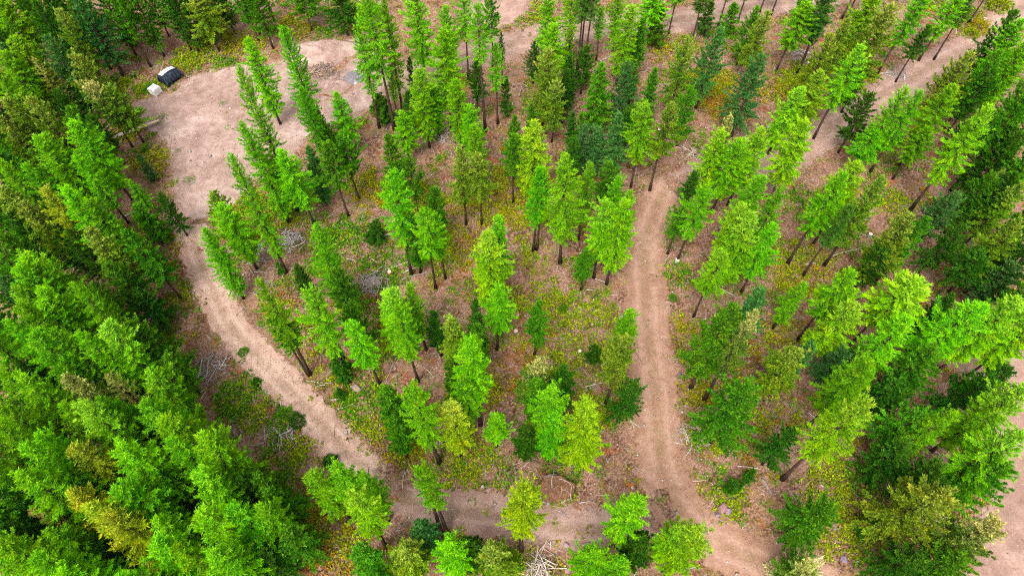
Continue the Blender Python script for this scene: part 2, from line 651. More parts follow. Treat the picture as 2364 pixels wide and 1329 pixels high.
def conifer(kind, seed, H, Rr, cb, density=1.0):
    r = np.random.default_rng(seed)
    lean = r.uniform(-1.6, 1.6)
    Lc = H * (1 - cb)
    P = dict(
        larch=dict(nb=18.0, ang=(-16, 50), droop=.20, up=.16, tw=.062, ts=.155, tang=48, k=3, ll=(.12, .21), lw=(.035, .06), prof=2.3, flat=.6),
        fir=dict(nb=14.0, ang=(-6, 42), droop=.10, up=.12, tw=.08, ts=.27, tang=46, k=4, ll=(.13, .22), lw=(.07, .11), prof=1.7, flat=.9),
        pine=dict(nb=8.5, ang=(5, 45), droop=.05, up=.14, tw=.085, ts=.26, tang=50, k=5, ll=(.15, .25), lw=(.07, .11), prof=2.4, flat=.9),
    )[kind]
    nb = int(P['nb'] * Lc * density * (1.0 if Rr < 2 else 1.25))
    lobes = r.uniform(0, 2 * math.pi, 3)
    V, T, LV, LF, ln = [], [], [], [], 0
    for i in range(nb):
        t = (i + r.uniform(0, 1)) / nb
        z0 = cb * H + t * Lc * .97
        az = i * 2.39996 + r.normal(0, .35)
        rise = min(1.0, .35 + .65 * t / (.34 if kind != 'pine' else .42)) if kind != 'fir' else min(1.0, (t + .12) / .30)
        prof = rise * (1 - t ** P['prof']) ** .75 + .07
        asym = 1 + .16 * math.sin(az + lobes[0] + t * 4) + .12 * math.sin(2 * az + lobes[1] - t * 7)
        L = Rr * prof * asym * r.uniform(.58, 1.18)
        if r.random() < .06:
            L *= 1.25
        el = R_(P['ang'][0] + (P['ang'][1] - P['ang'][0]) * t ** 1.3 + r.normal(0, 7))
        hd = np.array([math.cos(az), math.sin(az), 0.0])
        sd = np.array([-math.sin(az), math.cos(az), 0.0])
        org = np.array([lean * z0 / H * .3, 0, z0])

        def curve(s):
            s = np.atleast_1d(s)[:, None]
            zz = math.tan(el) * L * s - P['droop'] * L * (1.3 - t) * s ** 2 * 2 + P['up'] * L * s ** 4 * 2
            return org + hd * L * s * math.cos(el * .5) + np.array([0, 0, 1.0]) * zz

        # woody limb, three-sided
        pts = curve(np.array([0, .45, .9]))
        th = .012 + .014 * L
        for a, (pp, q) in enumerate(zip(pts, (1, .65, .2))):
            for k in range(3):
                w = 2.094 * k
                LV.append(pp + (sd * math.cos(w) + np.array([0, 0, 1.0]) * math.sin(w)) * th * q)
        for a in range(2):
            for k in range(3):
                LF.append((ln + a * 3 + k, ln + a * 3 + (k + 1) % 3, ln + a * 3 + 3 + (k + 1) % 3, ln + a * 3 + 3 + k))
        ln += 9
        # twigs to both sides, sprays along each twig
        nt = max(3, int(L / P['tw'] * density ** .5))
        s = np.sort(r.uniform(.16 if t < .8 else .02, 1.0, nt * 2))
        sgn = np.where(np.arange(nt * 2) % 2 == 0, 1.0, -1.0)
        b0 = curve(s)
        tl = P['ts'] * (1.25 - .85 * s) * (.6 + .4 * min(L, 2.0)) * r.uniform(.7, 1.25, nt * 2)
        ta = np.radians(P['tang'] * (1.05 - .5 * s)) + r.normal(0, .2, nt * 2)
        fwd = curve(np.minimum(s + .05, 1.05)) - curve(s - .02)
        fwd /= np.linalg.norm(fwd, axis=1)[:, None]
        td = fwd * np.cos(ta)[:, None] + sd * (sgn * np.sin(ta))[:, None]
        td[:, 2] += r.normal(-.10 if kind == 'larch' else .10, .22 if kind != 'pine' else .4, nt * 2)
        k = P['k']
        u = (np.arange(k) + .1)[None, :] / k + r.uniform(-.06, .06, (nt * 2, k))
        bb = b0[:, None, :] + td[:, None, :] * (u * tl[:, None])[..., None]
        dd = td[:, None, :] + r.normal(0, .42, (nt * 2, k, 3))
        if kind == 'larch':
            dd[..., 2] += .05
        bb, dd = bb.reshape(-1, 3), dd.reshape(-1, 3)
        n = len(bb)
        V.append(leaf_quads(bb, dd, r.uniform(*P['ll'], n), r.uniform(*P['lw'], n), r, P['flat']))
        bt = r.uniform(.05, .95)
        T.append(np.clip(bt * .55 + r.uniform(0, 1, n) * .45 + .0, 0, 1))
        # tip plume
        m = 7 if kind == 'larch' else 9
        tb = curve(np.full(m, .96)) + r.normal(0, .03, (m, 3))
        tdv = np.repeat(fwd[-1:], m, 0) + r.normal(0, .45, (m, 3))
        V.append(leaf_quads(tb, tdv, r.uniform(.2, .36, m), r.uniform(*P['lw'], m), r, P['flat']))
        T.append(np.clip(bt * .55 + .3 + r.uniform(0, .3, m), 0, 1))
    # leader
    m = 60
    zt = H * .955 + r.uniform(0, .045, m) * H
    lb = np.column_stack([r.normal(0, .03, m) + lean * .3, r.normal(0, .03, m), zt])
    ld = np.column_stack([r.normal(0, .8, m), r.normal(0, .8, m), r.uniform(.3, 1.2, m)])
    V.append(leaf_quads(lb, ld, r.uniform(.16, .3, m), r.uniform(*P['lw'], m), r, 1.0))
    T.append(r.uniform(.4, .9, m))
    V, T = np.vstack(V), np.concatenate(T)
    nq = len(V) // 4
    F = np.arange(nq * 4).reshape(-1, 4)
    LV, LF = np.array(LV), np.array(LF)
    crown = mesh_np('crown', np.vstack([V, LV]), np.vstack([F, LF + len(V)]), [M_leaf, M_limb], tone=np.concatenate([T, np.full(len(LF), .5)]), midx=np.concatenate([np.zeros(nq), np.ones(len(LF))]).astype(int))
    tb = MB()
    n = 9
    pts, rad = [], []
    r0 = .0085 * H + .03
    bx, by = r.normal(0, .05, 2)
    for i in range(n):
        q = i / (n - 1)
        pts.append((lean * q * .3 + bx * math.sin(q * 5), by * math.sin(q * 4), q * H * .985 - .15 * (i == 0)))
        rad.append(r0 * (1.45 if i == 0 else (1 - q) ** .85 + .03))
    tb.tube(pts, rad, 8)
    # dead stubs on the bare lower stem are part of the stem's surface detail
    trunk = tb.mesh('trunk', M_bark, True)
    return dict(kind=kind, H=H, R=Rr, cb=cb, crown=crown, trunk=trunk)


PROTO = {'larch': [], 'fir': [], 'wide': [], 'pole': [], 'small': [], 'sparse': []}
for i, (H, Rr, cb) in enumerate([(15, 1.45, .10), (15, 1.4, .18), (15, 1.45, .25), (15, 1.5, .32), (15, 1.4, .40), (15, 1.5, .46), (14, 1.6, .38), (13, 1.75, .52), (15, 1.45, .60), (15, 1.3, .14), (14, 1.5, .28), (15, 1.4, .36), (14, 1.5, .44)]):
    PROTO['larch'].append(conifer('larch', 100 + i, H, Rr, cb))
for i, (H, Rr, cb) in enumerate([(14, 1.5, .06), (14, 1.6, .15), (13, 1.5, .24), (13, 1.6, .34), (12, 1.7, .45), (13, 1.4, .10), (13, 1.6, .30)]):
    PROTO['fir'].append(conifer('fir', 200 + i, H, Rr, cb))
for i, (H, Rr, cb) in enumerate([(11, 2.2, .30), (11, 2.3, .34), (10, 2.2, .20)]):
    PROTO['wide'].append(conifer('pine' if i == 1 else 'fir', 300 + i, H, Rr, cb, .8))
for i, (H, Rr, cb) in enumerate([(16, 1.0, .62), (16, 1.1, .55), (15, .9, .5)]):
    PROTO['pole'].append(conifer('larch', 400 + i, H, Rr, cb))
for i, (H, Rr, cb) in enumerate([(4.5, 1.0, .05), (4, 1.0, .04), (5, .8, .05)]):
    PROTO['small'].append(conifer('fir', 500 + i, H, Rr, cb, 1.0))
for i, (H, Rr, cb) in enumerate([(14, 1.5, .25), (13, 1.4, .35)]):
    PROTO['sparse'].append(conifer('larch', 600 + i, H, Rr, cb, .5))

# ---------------------------------------------------------------- the trees, as surveyed: sheet origin, then
# look, tip x, tip y, crown width, height in metres OR foot x,y  (sheet units: 600/2345 photo pixels)
SURVEY = '''
@0,0
L 10 10 330 15|D 290 20 300 15|D 400 -60 280 14|B 660 -60 320 16|O 510 90 280 15|F 950 -120 330 1360 600|F 1290 -120 300 1730 460|O 1590 -40 400 1985 470|F 1980 -80 320 2340 380|F 1130 -160 280 14|D 820 -220 280 15|D 1480 -200 300 14|F 2230 -220 280 14|D 180 -120 280 14|D 560 -160 300 14
B 0 380 250 14|L 100 370 330 15|O 150 330 200 13|B 430 360 320 15|o 330 540 190 13|O 680 490 330 14|T 690 750 280 1200 1330|O 910 790 330 1300 1290|L -20 660 280 15|L 0 460 300 15|O 60 880 300 15|O 260 870 330 15|D 490 830 260 12|F 610 990 330 14|L 690 1110 340 15|L 370 1220 300 15|O 20 1040 260 14|D -100 200 280 14|D 560 620 250 10|D 300 1000 250 11
p 820 20 120 1115 670|p 700 10 120 1010 640|p 950 160 90 1210 420
@590,0
D -60 -150 250 40 320|F 480 -150 420 510 280|L2 190 215 260 615 1320|L1 -80 340 250 16|L1 30 640 270 385 1919|L1 -20 1095 280 310 2020|L 430 800 200 15|L 710 850 230 12|L4 870 210 210 1115 1150|L5 960 -60 330 1255 1170|L3 1200 -40 200 1330 1010|L3 1420 -100 310 1555 820
D 1150 830 200 1190 1080|D 1370 830 180 5|D 1440 530 90 1440 870|L 1205 650 110 1290 1080|L2 1330 1030 230 1390 1480|L2 1480 610 260 1570 1340|L 1700 40 210 15|L3 1720 300 340 1770 1190|L1 1650 760 220 1665 1240|L5 1890 -80 230 1920 720|L6 2080 60 210 2075 1200|F 2140 -60 200 2140 600|D 2235 300 80 2225 780|D 1950 560 170 2010 1060|L 1810 760 240 13|L 1940 980 230 12|L 1990 1150 200 12|L5 2170 420 160 2185 1140|D 2265 740 120 2265 1070|p 40 -260 150 170 200|D 700 -240 330 12|F 560 1000 150 9|F 640 1120 200 8
@1180,0
L 350 -60 240 15|L 370 210 270 14|L 530 -100 220 500 620|O 520 270 120 9|D 210 390 170 8|O2 320 430 340 15|O3 390 740 290 365 1280|D 500 640 200 10|p 620 -350 150 595 650|p 670 -320 130 625 545|p 760 -340 160 660 660|L 820 90 130 765 560|M2 1060 60 270 15|L 1000 -80 180 12|L 1240 -80 290 1230 400|F 1370 70 190 1290 420|p 1530 -300 160 1420 310|p 1740 -200 160 1625 385|p 1850 30 170 1730 330|p 2000 -300 150 1860 260|F 2010 40 170 1920 330|p 2170 -260 150 2045 200|F 2210 80 220 11|O 2310 110 260 14|B1 1880 260 300 15|B1 2260 500 340 15|O 1600 370 290 14|F1 1640 790 240 11|F1 800 590 260 13|B1 1050 550 270 13|F1 1300 640 180 11|F 1130 570 130 8|M 1230 940 290 1080 1690|O 1450 930 270 1250 1720|D 560 1010 130 8|F 640 1020 140 9|B 660 1120 230 10|B 780 1180 170 9|B 980 1020 230 13|F 180 940 130 9|F 30 1050 180 12|M2 210 1100 330 15|T 1990 1040 180 13|M 1920 1150 260 14|M 2230 1190 290 14
@1764,0
L 260 50 310 100 660|p 60 -300 140 -40 110|p 190 -280 140 60 140|F 370 -50 180 310 200|p 640 -60 230 285 680|p 540 150 110 310 640|O 760 170 200 15|O 620 300 300 15|O 1150 60 430 17|L 1000 -80 300 14|M 890 440 300 445 1250|M 560 640 270 13|D 900 640 150 8|L 1480 -100 230 1020 670|L 1680 -50 230 1390 550|D 1470 230 180 1185 740|p 1900 -20 140 1530 540|p 2100 -200 130 1840 215|p 1960 -260 130 1700 110|p 830 -300 140 700 170|p 900 -300 140 745 165|D 2290 90 330 15|O 1850 470 330 14|F 2150 430 300 15|L 2345 200 300 15|L 2400 400 300 15|L3 1720 770 290 15|M 1270 810 260 15|M3 1970 960 300 1310 1910|L 2080 890 140 14|F 2330 880 330 1670 1730|D 970 850 300 11|M 320 760 250 13|M 400 1100 340 15|L 1440 820 210 15|D 2250 1130 330 13|F 2420 700 300 14|D 2080 620 260 12
@0,330
L 340 -60 270 14|L 690 110 210 13|L 1160 350 140 7|D 1440 460 200 8|F 1320 560 230 1500 870|L 0 140 230 14|L 200 200 230 14|O 0 400 350 14|O 200 540 310 13|Y 370 420 290 15|L 590 370 330 16|L 760 490 300 14|O 770 770 340 14|F 1150 790 310 13|F 960 1060 340 11|L 250 990 400 15|L 110 1130 350 15|F 820 1240 210 12|B 0 1220 260 12|F 60 830 330 12|D 330 330 280 11|O1 1890 430 270 11|L2 1870 600 290 2330 1150|L1 1720 790 250 2200 1400|L2 2110 130 240 2583 1172|D 2420 220 150 8|B 1240 110 100 4|D 30 620 260 11|D 600 800 300 10
@590,330
L3 290 60 290 540 750|B1 500 40 190 650 560|F 640 20 300 845 680|F 830 -60 250 940 520|F 1180 -80 240 14|F 1380 140 290 1470 640|L4 1220 290 320 1410 1200|F2 1440 640 180 1490 1180|F 1610 410 220 10|L 1550 620 280 1630 1329|L 1640 660 200 1715 1230|O 1830 40 230 1900 740|O 2010 100 280 2040 740|F 2290 -50 210 2325 570|L 2170 700 240 14|M 2090 810 340 15|D 1110 780 170 1110 910|L1 520 760 280 15|F 720 1130 310 10|D 370 1100 160 7|F 190 1080 80 2
@1180,330
L4 200 215 210 200 980|L 260 240 180 230 970|L3 590 110 340 440 1090|L 700 190 200 14|B 760 -130 340 9|F 900 160 290 9|L 960 310 200 13|L 1090 410 180 13|L3 1000 490 310 860 1270|M3 790 520 280 745 1220|F 680 960 200 630 1329|D 1560 250 160 1540 620|L 1750 400 290 1500 1060|F 1590 590 210 1410 1000|L 2080 -60 330 14|L 2250 270 290 14|M 2080 540 270 14|M 2170 640 340 14|M 1900 1020 280 1640 1580|D 560 -20 220 9
@1764,330
L 160 400 210 13|L 120 740 260 13|M 1030 220 350 440 915|O 1120 310 280 540 1105|L 890 250 300 205 1100|p 800 560 160 345 1210|L 1100 -90 290 740 310|L 1470 -100 260 1150 340|B1 1720 450 340 10|O 1330 640 350 15|F 1470 690 260 12|D 2260 250 290 12|F 2090 290 310 11|O 2330 370 270 12|O 2340 690 310 14|D 1950 990 420 9|B 2270 1070 340 9|L 740 1140 340 290 1790|L 340 1270 200 9|M4 1480 1180 480 785 1810|D 1100 960 300 10|D 2300 -80 300 13|F 2420 120 300 13
@0,660
L 160 0 340 14|L 400 20 360 14|L 650 10 240 15|L 130 180 340 14|L 390 130 350 13|D 1250 60 330 7|F 820 40 360 10|L 50 350 310 15|L 250 410 340 15|L 500 420 260 14|L 760 440 260 14|M 910 340 350 14|F 1200 340 430 11|F 1480 640 330 8|T 610 770 310 14|o 950 820 260 12|L 0 820 310 14|L 220 850 360 14|L 1290 800 390 12|L 1330 1040 340 13|L 1510 1150 430 13|L 590 1070 310 14|M 720 1110 390 15|L 900 1040 290 13|F 1220 1100 210 10|L 0 1070 350 14|D 150 700 300 9|D 900 680 300 9|D 1050 1150 300 8
@0,989
L 0 20 320 14|L 380 40 340 14|Y 620 130 330 13|L 180 200 340 15|L 160 470 450 14|L 1040 200 460 14|L 1090 540 450 13|L 1540 140 310 13|L 1770 110 450 13|L 1760 450 390 12|L 1750 720 410 13|L 2080 750 360 12|L 1930 1080 410 12|Y 600 620 320 12|Y 800 640 380 13|Y 960 830 450 13|L 1400 800 310 11|L 1330 1010 420 12|L 1600 1080 310 11|L 450 960 330 11|L 0 1050 420 13|L 360 1210 390 13|F 0 560 320 12|D 0 900 270 11|o 300 720 260 10|D 750 1080 420 8|D 2150 420 380 9|D 1450 480 300 8|D 1600 950 300 7
@590,660
M4 10 -50 270 490 800|F 300 230 240 470 790|L4 530 30 330 850 870|D 680 600 190 800 850|F 840 180 310 9|L 930 340 280 1120 890|M 1200 0 330 14|L 1400 -20 200 13|L 1440 230 280 1470 870|D 1600 230 180 9|O 1770 280 280 10|F 2000 360 240 9|L 2000 510 350 2030 1250|F 1750 660 240 10|L 1860 790 290 1940 1329|D 2000 270 210 10|D 1970 150 160 10|L 2250 10 310 2180 580|F1 1170 890 310 11|D 1350 930 160 8|L 1530 870 340 1660 1590|Y 1770 1100 310 11|L 2160 1180 230 7|F 1230 1200 240 9|D 760 940 90 1.6
@590,989
L 480 360 310 13|L 680 330 310 14|L 940 410 240 12|M 950 600 340 1180 1070|L5 1460 360 170 1680 950|L5 1680 350 230 1740 960|B 1450 850 280 9|F 930 1130 330 10|O 1300 1050 380 10|D 1880 1000 290 9|L 1770 1040 330 11|O 2180 1110 400 10|F 0 430 310 9|F 100 550 350 9|L 0 740 350 11|F 300 940 400 8|D 60 1150 400 7|D 650 260 90 2
@1180,660
F 200 160 210 210 630|D 765 540 150 3|L 1090 230 230 11|O 1010 480 310 850 1070|D1 1100 860 330 9|T 230 630 300 12|F 250 850 310 10|D 480 740 280 10|L 400 940 340 13|L 380 1190 290 10|D 130 1270 260 8|M2 720 1100 410 13|F2 1880 180 400 1620 920|T 2230 240 240 1740 1030|B 2270 30 260 11|F 2150 910 560 12
@1180,989
M 140 560 380 90 1100|L 930 660 340 850 1120|D 1220 960 340 9|M 1700 960 420 12|M 1520 880 220 12|L 800 1110 340 11|L 1000 1230 290 10|D 2190 390 110 2.5|D 2030 470 130 2.5
@1764,660
M 800 140 360 13|L 1930 120 430 14|M 2320 150 420 14|L 1250 320 360 12|O 280 560 340 11|B 400 500 260 10|B 740 560 310 8|D 900 560 260 8|L 940 730 390 13|M 960 1080 410 160 1745|F 1550 580 450 10|D 2050 810 430 9|D 1200 850 420 7|F 1440 1130 480 9|L 1750 1130 260 12|M 2345 960 420 13|D 2160 690 120 2
@px
D -50 130 75 13|L -60 250 75 14|D -45 330 75 13|F -70 450 80 13|L -60 540 80 14|D -50 620 80 11|F -80 690 85 13|L -60 760 90 14|D -40 850 90 10|L -80 900 95 14|L -70 1010 100 14|D -30 1080 100 9|L -80 1110 110 13|F -60 1180 110 12|L -90 1250 110 13|D 30 1190 100 7|D 60 1270 110 7|L 130 1330 110 12|D 170 1240 90 6|L 260 1350 110 12|F 360 1330 100 9|D 130 640 80 8|D 130 540 80 8|D 190 890 90 7|D 40 980 90 7|D 330 1010 90 6|D 300 1180 90 6|F 2420 330 85 14|D 2400 480 85 13|D 2410 560 90 12|F 2420 640 95 12|D 2350 560 90 10|M 2430 720 100 13
@1764,989
D1 270 30 310 8|M 2360 100 450 13|D 1300 150 420 8|D 1600 330 450 8|F 2200 300 500 10|F 590 710 480 9|O 1620 570 620 11|T 2120 850 480 11|F 1800 1200 500 8|D 1400 1150 450 7|D 1000 850 160 3|T 420 1250 420 6
'''
# colours are the needles' own; name, words for the look
LOOK = {
    'L': ((.108, .375, .002), 'larch_tree', 'bright green larch', 'larch'),
    'M': ((.150, .40, .003), 'larch_tree', 'lime green larch', 'larch'),
    'Y': ((.245, .375, .004), 'larch_tree', 'yellow-green larch', 'larch'),
    'F': ((.055, .215, .006), 'fir_tree', 'mid green fir', 'fir'),
    'O': ((.125, .255, .010), 'fir_tree', 'olive green fir', 'fir'),
    'B': ((.050, .185, .036), 'fir_tree', 'blue-green fir', 'fir'),
    'D': ((.028, .130, .006), 'fir_tree', 'dark green fir', 'fir'),
    'T': ((.095, .21, .016), 'fir_tree', 'pale cream-topped fir', 'fir'),
    'p': ((.050, .155, .014), 'larch_tree', 'thin bare-stemmed larch', 'pole'),
    'o': ((.22, .24, .035), 'larch_tree', 'sparse thinning larch', 'sparse'),
}
ZONES = [
    (40, 40, "in the wood's far corner behind the crate"), (190, 40, 'in the dark wood well behind the white crate'),
    (330, 10, 'in the wood between crate and black tarp'), (470, 10, 'in the wood straight behind the black tarp'),
    (640, 0, 'in the wood behind the pink dirt mound'), (50, 190, 'on the photo edge level with the white crate'),
    (190, 190, "on the wood's edge facing the white crate"), (70, 330, 'on the photo edge level with the pale pole'),
    (200, 290, "on the wood's edge facing the pale pole"), (60, 470, 'deep in the wood beside the clearing mouth'),
    (230, 450, "on the wood's edge at the clearing mouth"), (370, 470, 'small ones crowding the clearing mouth'),
    (60, 620, 'at photo edge level with the silver pile'), (230, 640, 'in the wood level with the silver brush pile'),
    (70, 780, 'on the photo edge level with the pinkish boulder'), (220, 760, 'in the wood level with the pinkish boulder'),
    (340, 780, "on the wood's edge above the scattered sticks"), (80, 930, 'deep in the lower wood below the pale yellow tree'),
    (230, 950, 'in the lower wood below the pale yellow tree'), (380, 950, "on the wood's edge facing the curved track"),
    (60, 1130, 'in the lower wood near the photo corner'), (210, 1170, 'in the lower wood among the yellowest trees'),
    (400, 1120, 'in the lower wood right of the yellowest trees'), (560, 1160, "on the lower wood's outer edge by bare ground"),
    (480, 560, 'standing beside the start of the curved track'), (600, 160, 'standing in front of the pink clearing'),
    (700, 270, 'standing below the brown brush pile'), (640, 420, 'standing by the clearing above the silver brush pile'),
    (830, 60, 'rising beside the brown brush pile'), (900, 10, 'rising in front of the upper road near the mound'),
    (1010, 60, 'rising in front of the upper road midway'), (1110, 40, 'rising before the upper road bend'),
    (950, 220, 'below the upper road, above the loop'), (1080, 240, 'below the upper road bend'),
    (800, 390, 'in the loop above the silver brush pile'), (960, 400, 'in the upper loop above the fallen poles'),
    (1090, 380, 'in the upper loop beside the yellow-green twins'), (740, 560, 'between the two grey brush piles'),
    (900, 690, 'just below the round grey brush pile'), (1010, 520, 'beside the three parallel fallen poles'),
    (1140, 520, 'in the middle of the loop'), (640, 690, 'lining the inner side of the curved track'),
    (740, 720, 'inside the loop above the pinkish boulder'), (850, 840, 'inside the loop right of the pinkish boulder'),
    (980, 860, 'inside the lower loop above the track'), (1090, 800, 'inside the lower loop, middle part'),
    (740, 1120, 'outside the curved track near its foot'), (980, 1090, 'right beside the lower track'),
    (860, 1300, 'below the lower track at the photo bottom'), (1030, 1280, 'below the lower track left of the bottom brush pile'),
    (1270, 20, 'beside the upper road past the bend'), (1360, 0, 'before the upper road beside three bare stems'),
    (1450, 40, 'on the near side of the upper road'), (1600, 0, 'among thin stems along the upper road'),
    (1720, 20, 'along the far stretch of the upper road'), (1260, 160, 'in the thicket below the upper road'),
    (1400, 180, 'in the blue-green thicket below the upper road'), (1560, 150, 'in the thicket above the straight track head'),
    (1700, 150, 'between upper road and side road'), (1260, 330, 'above the middle clearing of the loop'),
    (1390, 330, 'just left of the straight track head'), (1520, 260, 'right above the straight track head'),
    (1330, 470, 'lining the straight track on its loop side'), (1440, 470, 'close beside the upper straight track'),
    (1590, 460, 'across the straight track, nearest its head'), (1680, 330, 'right of the straight track head'),
    (1700, 500, 'across the upper straight track'), (1230, 720, 'alone in the open middle of the loop'),
    (1250, 880, 'in the clump left of the long white pole'), (1430, 800, 'leaning over the straight track'),
    (1380, 950, 'beside the straight track near the root plate'), (1230, 980, 'just above the root plate'),
    (1640, 640, 'right of the straight track, mid length'), (1690, 720, 'right of the straight track by its lone stems'),
    (1720, 900, 'right of the straight track by light brush'), (1220, 1150, 'over the lower track beside the root plate'),
    (1410, 1200, 'over the track junction'), (1400, 1300, 'below the track junction at the photo bottom'),
    (1600, 1240, 'over the lower end of the straight track'), (1830, 60, 'near the upper road toward the far corner'),
    (1940, 60, 'left of the side road, far up'), (2060, 20, 'left of the side road beside its tall fir'),
    (2190, 20, 'beside the top of the side road'), (2330, 80, 'in the far corner beyond the side road'),
    (1960, 170, 'beside the side road midway'), (1850, 250, 'left of the side road, lower part'),
    (2010, 240, 'just below the side road'), (2120, 230, 'below the side road in the bright row'),
    (2230, 160, 'over the side road by the yellow bush'), (2240, 260, 'in the bright row right of the side road'),
    (2340, 260, 'on the photo edge right of the side road'), (1790, 350, 'left of the side road foot'),
    (1800, 500, 'in the group above the tan-tipped fir'), (2010, 420, 'over the group of bare dark stems'),
    (2100, 500, 'beside the group of bare dark stems'), (2200, 450, 'by the vivid teal fir'), (2330, 450, 'on the photo edge beyond the teal fir'),
    (1800, 660, 'just above the lone cream-topped crown'), (1760, 750, 'near the lone cream-topped crown'), (1960, 680, 'in the bright group of the right wood'),
    (2100, 660, 'beside the long pale leaning stem'), (2260, 620, 'in the dark group of the right wood'),
    (2260, 730, 'over the lower right clearing edge'), (1850, 830, 'in the mixed clump below the lone cream crown'),
    (2000, 860, 'in the middle of the right wood'), (2140, 850, 'in the dark hollow of the right wood'),
    (2300, 900, 'spreading over the lower right clearing'), (1840, 1020, 'beside the crossed dark stems'),
    (2000, 960, 'leaning over the crossed dark stems'), (2100, 1020, 'in the dark thicket of the lower right wood'),
    (2300, 1060, 'by the lower right clearing, mid part'), (1900, 1180, 'alone above the lower straight track'),
    (2150, 1150, 'in the big clump of the lower right wood'), (2280, 1220, 'leaning furthest over the lower right clearing'),
    (2160, 1290, 'at the photo bottom in the right wood'), (1870, 1310, 'at the photo bottom beside the straight track'),
]
TREES = []
K = 600 / 2345.0
for line in SURVEY.strip().splitlines():
    if line[0] == '@':
        if line == '@px':
            ox = oy = 0.0
            K = 1.0
        else:
            ox, oy = map(float, line[1:].split(','))
            K = 600 / 2345.0
        continue
    for it in line.split('|'):
        q = it.split()
        look, a = q[0][0], [float(x) for x in q[1:]]
        cbt = int(q[0][1:]) / 10 if len(q[0]) > 1 else (.40 if len(a) == 5 else .22)
        tx, ty, w = ox + a[0] * K, oy + a[1] * K, a[2] * K
        if len(a) == 4:
            h = a[3] * (float(np.interp(ty, [0, 350, 700, 1100], [.70, .78, .86, 1.0])) if a[3] > 5.5 else 1.0)
            x, y = on_plane(tx, ty, h)
        else:
            fx, fy = ox + a[3] * K, oy + a[4] * K
            x, y = on_plane(fx, fy)
            hs_ = np.arange(2, 22, .1)
            h = float(min(hs_, key=lambda hh: abs(to_px(x, y, hh)[1] - ty)))
            h = min(max(h, 3.0), 19.5)
        rad = .5 * w / FPX * depth_of(x, y, h * .5)
        TREES.append(dict(cbt=cbt, look=look, x=x, y=y, h=h, r=max(rad, .3), tx=tx, ty=ty))

# the shaded lower storey that fills the closed woods
WOODS = [[(-80, -60), (560, -40), (600, 70), (450, 105), (340, 135), (262, 185), (285, 320), (320, 420), (365, 560), (375, 700), (430, 900), (510, 1080), (600, 1250), (660, 1400), (-80, 1400)],
         [(2150, 270), (2364, 190), (2450, 700), (2240, 790), (2215, 1000), (2270, 1150), (2210, 1300), (2020, 1300), (2010, 1000), (2090, 850), (2110, 600), (2210, 480)],
         [(1230, 200), (1480, 170), (1520, 330), (1330, 380), (1230, 330)]]
fr = np.random.default_rng(8)
have = [(t['x'], t['y']) for t in TREES]
for wi, wood in enumerate(WOODS):
    W = poly_px(wood)
    c_ = np.column_stack([fr.uniform(W[:, 0].min(), W[:, 0].max(), 5000), fr.uniform(W[:, 1].min(), W[:, 1].max(), 5000)])
    c_ = c_[inside(W, c_)]
    k_ = 0
    for x, y in c_:
        if k_ >= (56, 8, 4)[wi]:
            break
        if min((x - a_) ** 2 + (y - b_) ** 2 for a_, b_ in have) < 2.5 ** 2:
            continue
        h = fr.uniform(6, 8.5)
        q = to_px(x, y, h)
        if not (-50 < q[0] < 2414 and -60 < q[1] < 1380):
            continue
        have.append((x, y))
        k_ += 1
        TREES.append(dict(cbt=.1, look='D' if fr.random() < .75 else 'F', x=x, y=y, h=h, r=fr.uniform(1.0, 1.5), tx=q[0], ty=q[1]))

# wording
ORD = ['leftmost', 'second from left', 'third from left', 'fourth from left', 'fifth from left', 'sixth from left', 'seventh from left', 'eighth from left', 'ninth from left', 'tenth from left', 'eleventh from left', 'twelfth from left', 'thirteenth from left', 'fourteenth from left']
buckets = {}
for t in TREES:
    txp, typ = np.clip(t['tx'], 0, 2364), np.clip(t['ty'], 0, 1329)
    z = min(ZONES, key=lambda q: (q[0] - txp) ** 2 + ((q[1] - typ) * 1.1) ** 2)[2]
    words_ = LOOK[t['look']][2]
    if t['h'] < 5.5:
        words_ = 'young ' + words_
    t['words'], t['zone'] = words_, z
    buckets.setdefault((words_, z), []).append(t)
for (w_, z), g in buckets.items():
    g.sort(key=lambda t: t['tx'])
    for i, t in enumerate(g):
        if len(g) == 1:
            t['label'] = f'{w_} {z}'
        elif len(g) == 2:
            t['label'] = f"{('left' if i == 0 else 'right')} one of two {w_}s {z}" if not w_.endswith('ch') else f"{('left' if i == 0 else 'right')} one of two {w_}es {z}"
        else:
            t['label'] = f'{w_} {z}, {ORD[i]}'

tr_rng = np.random.default_rng(5)


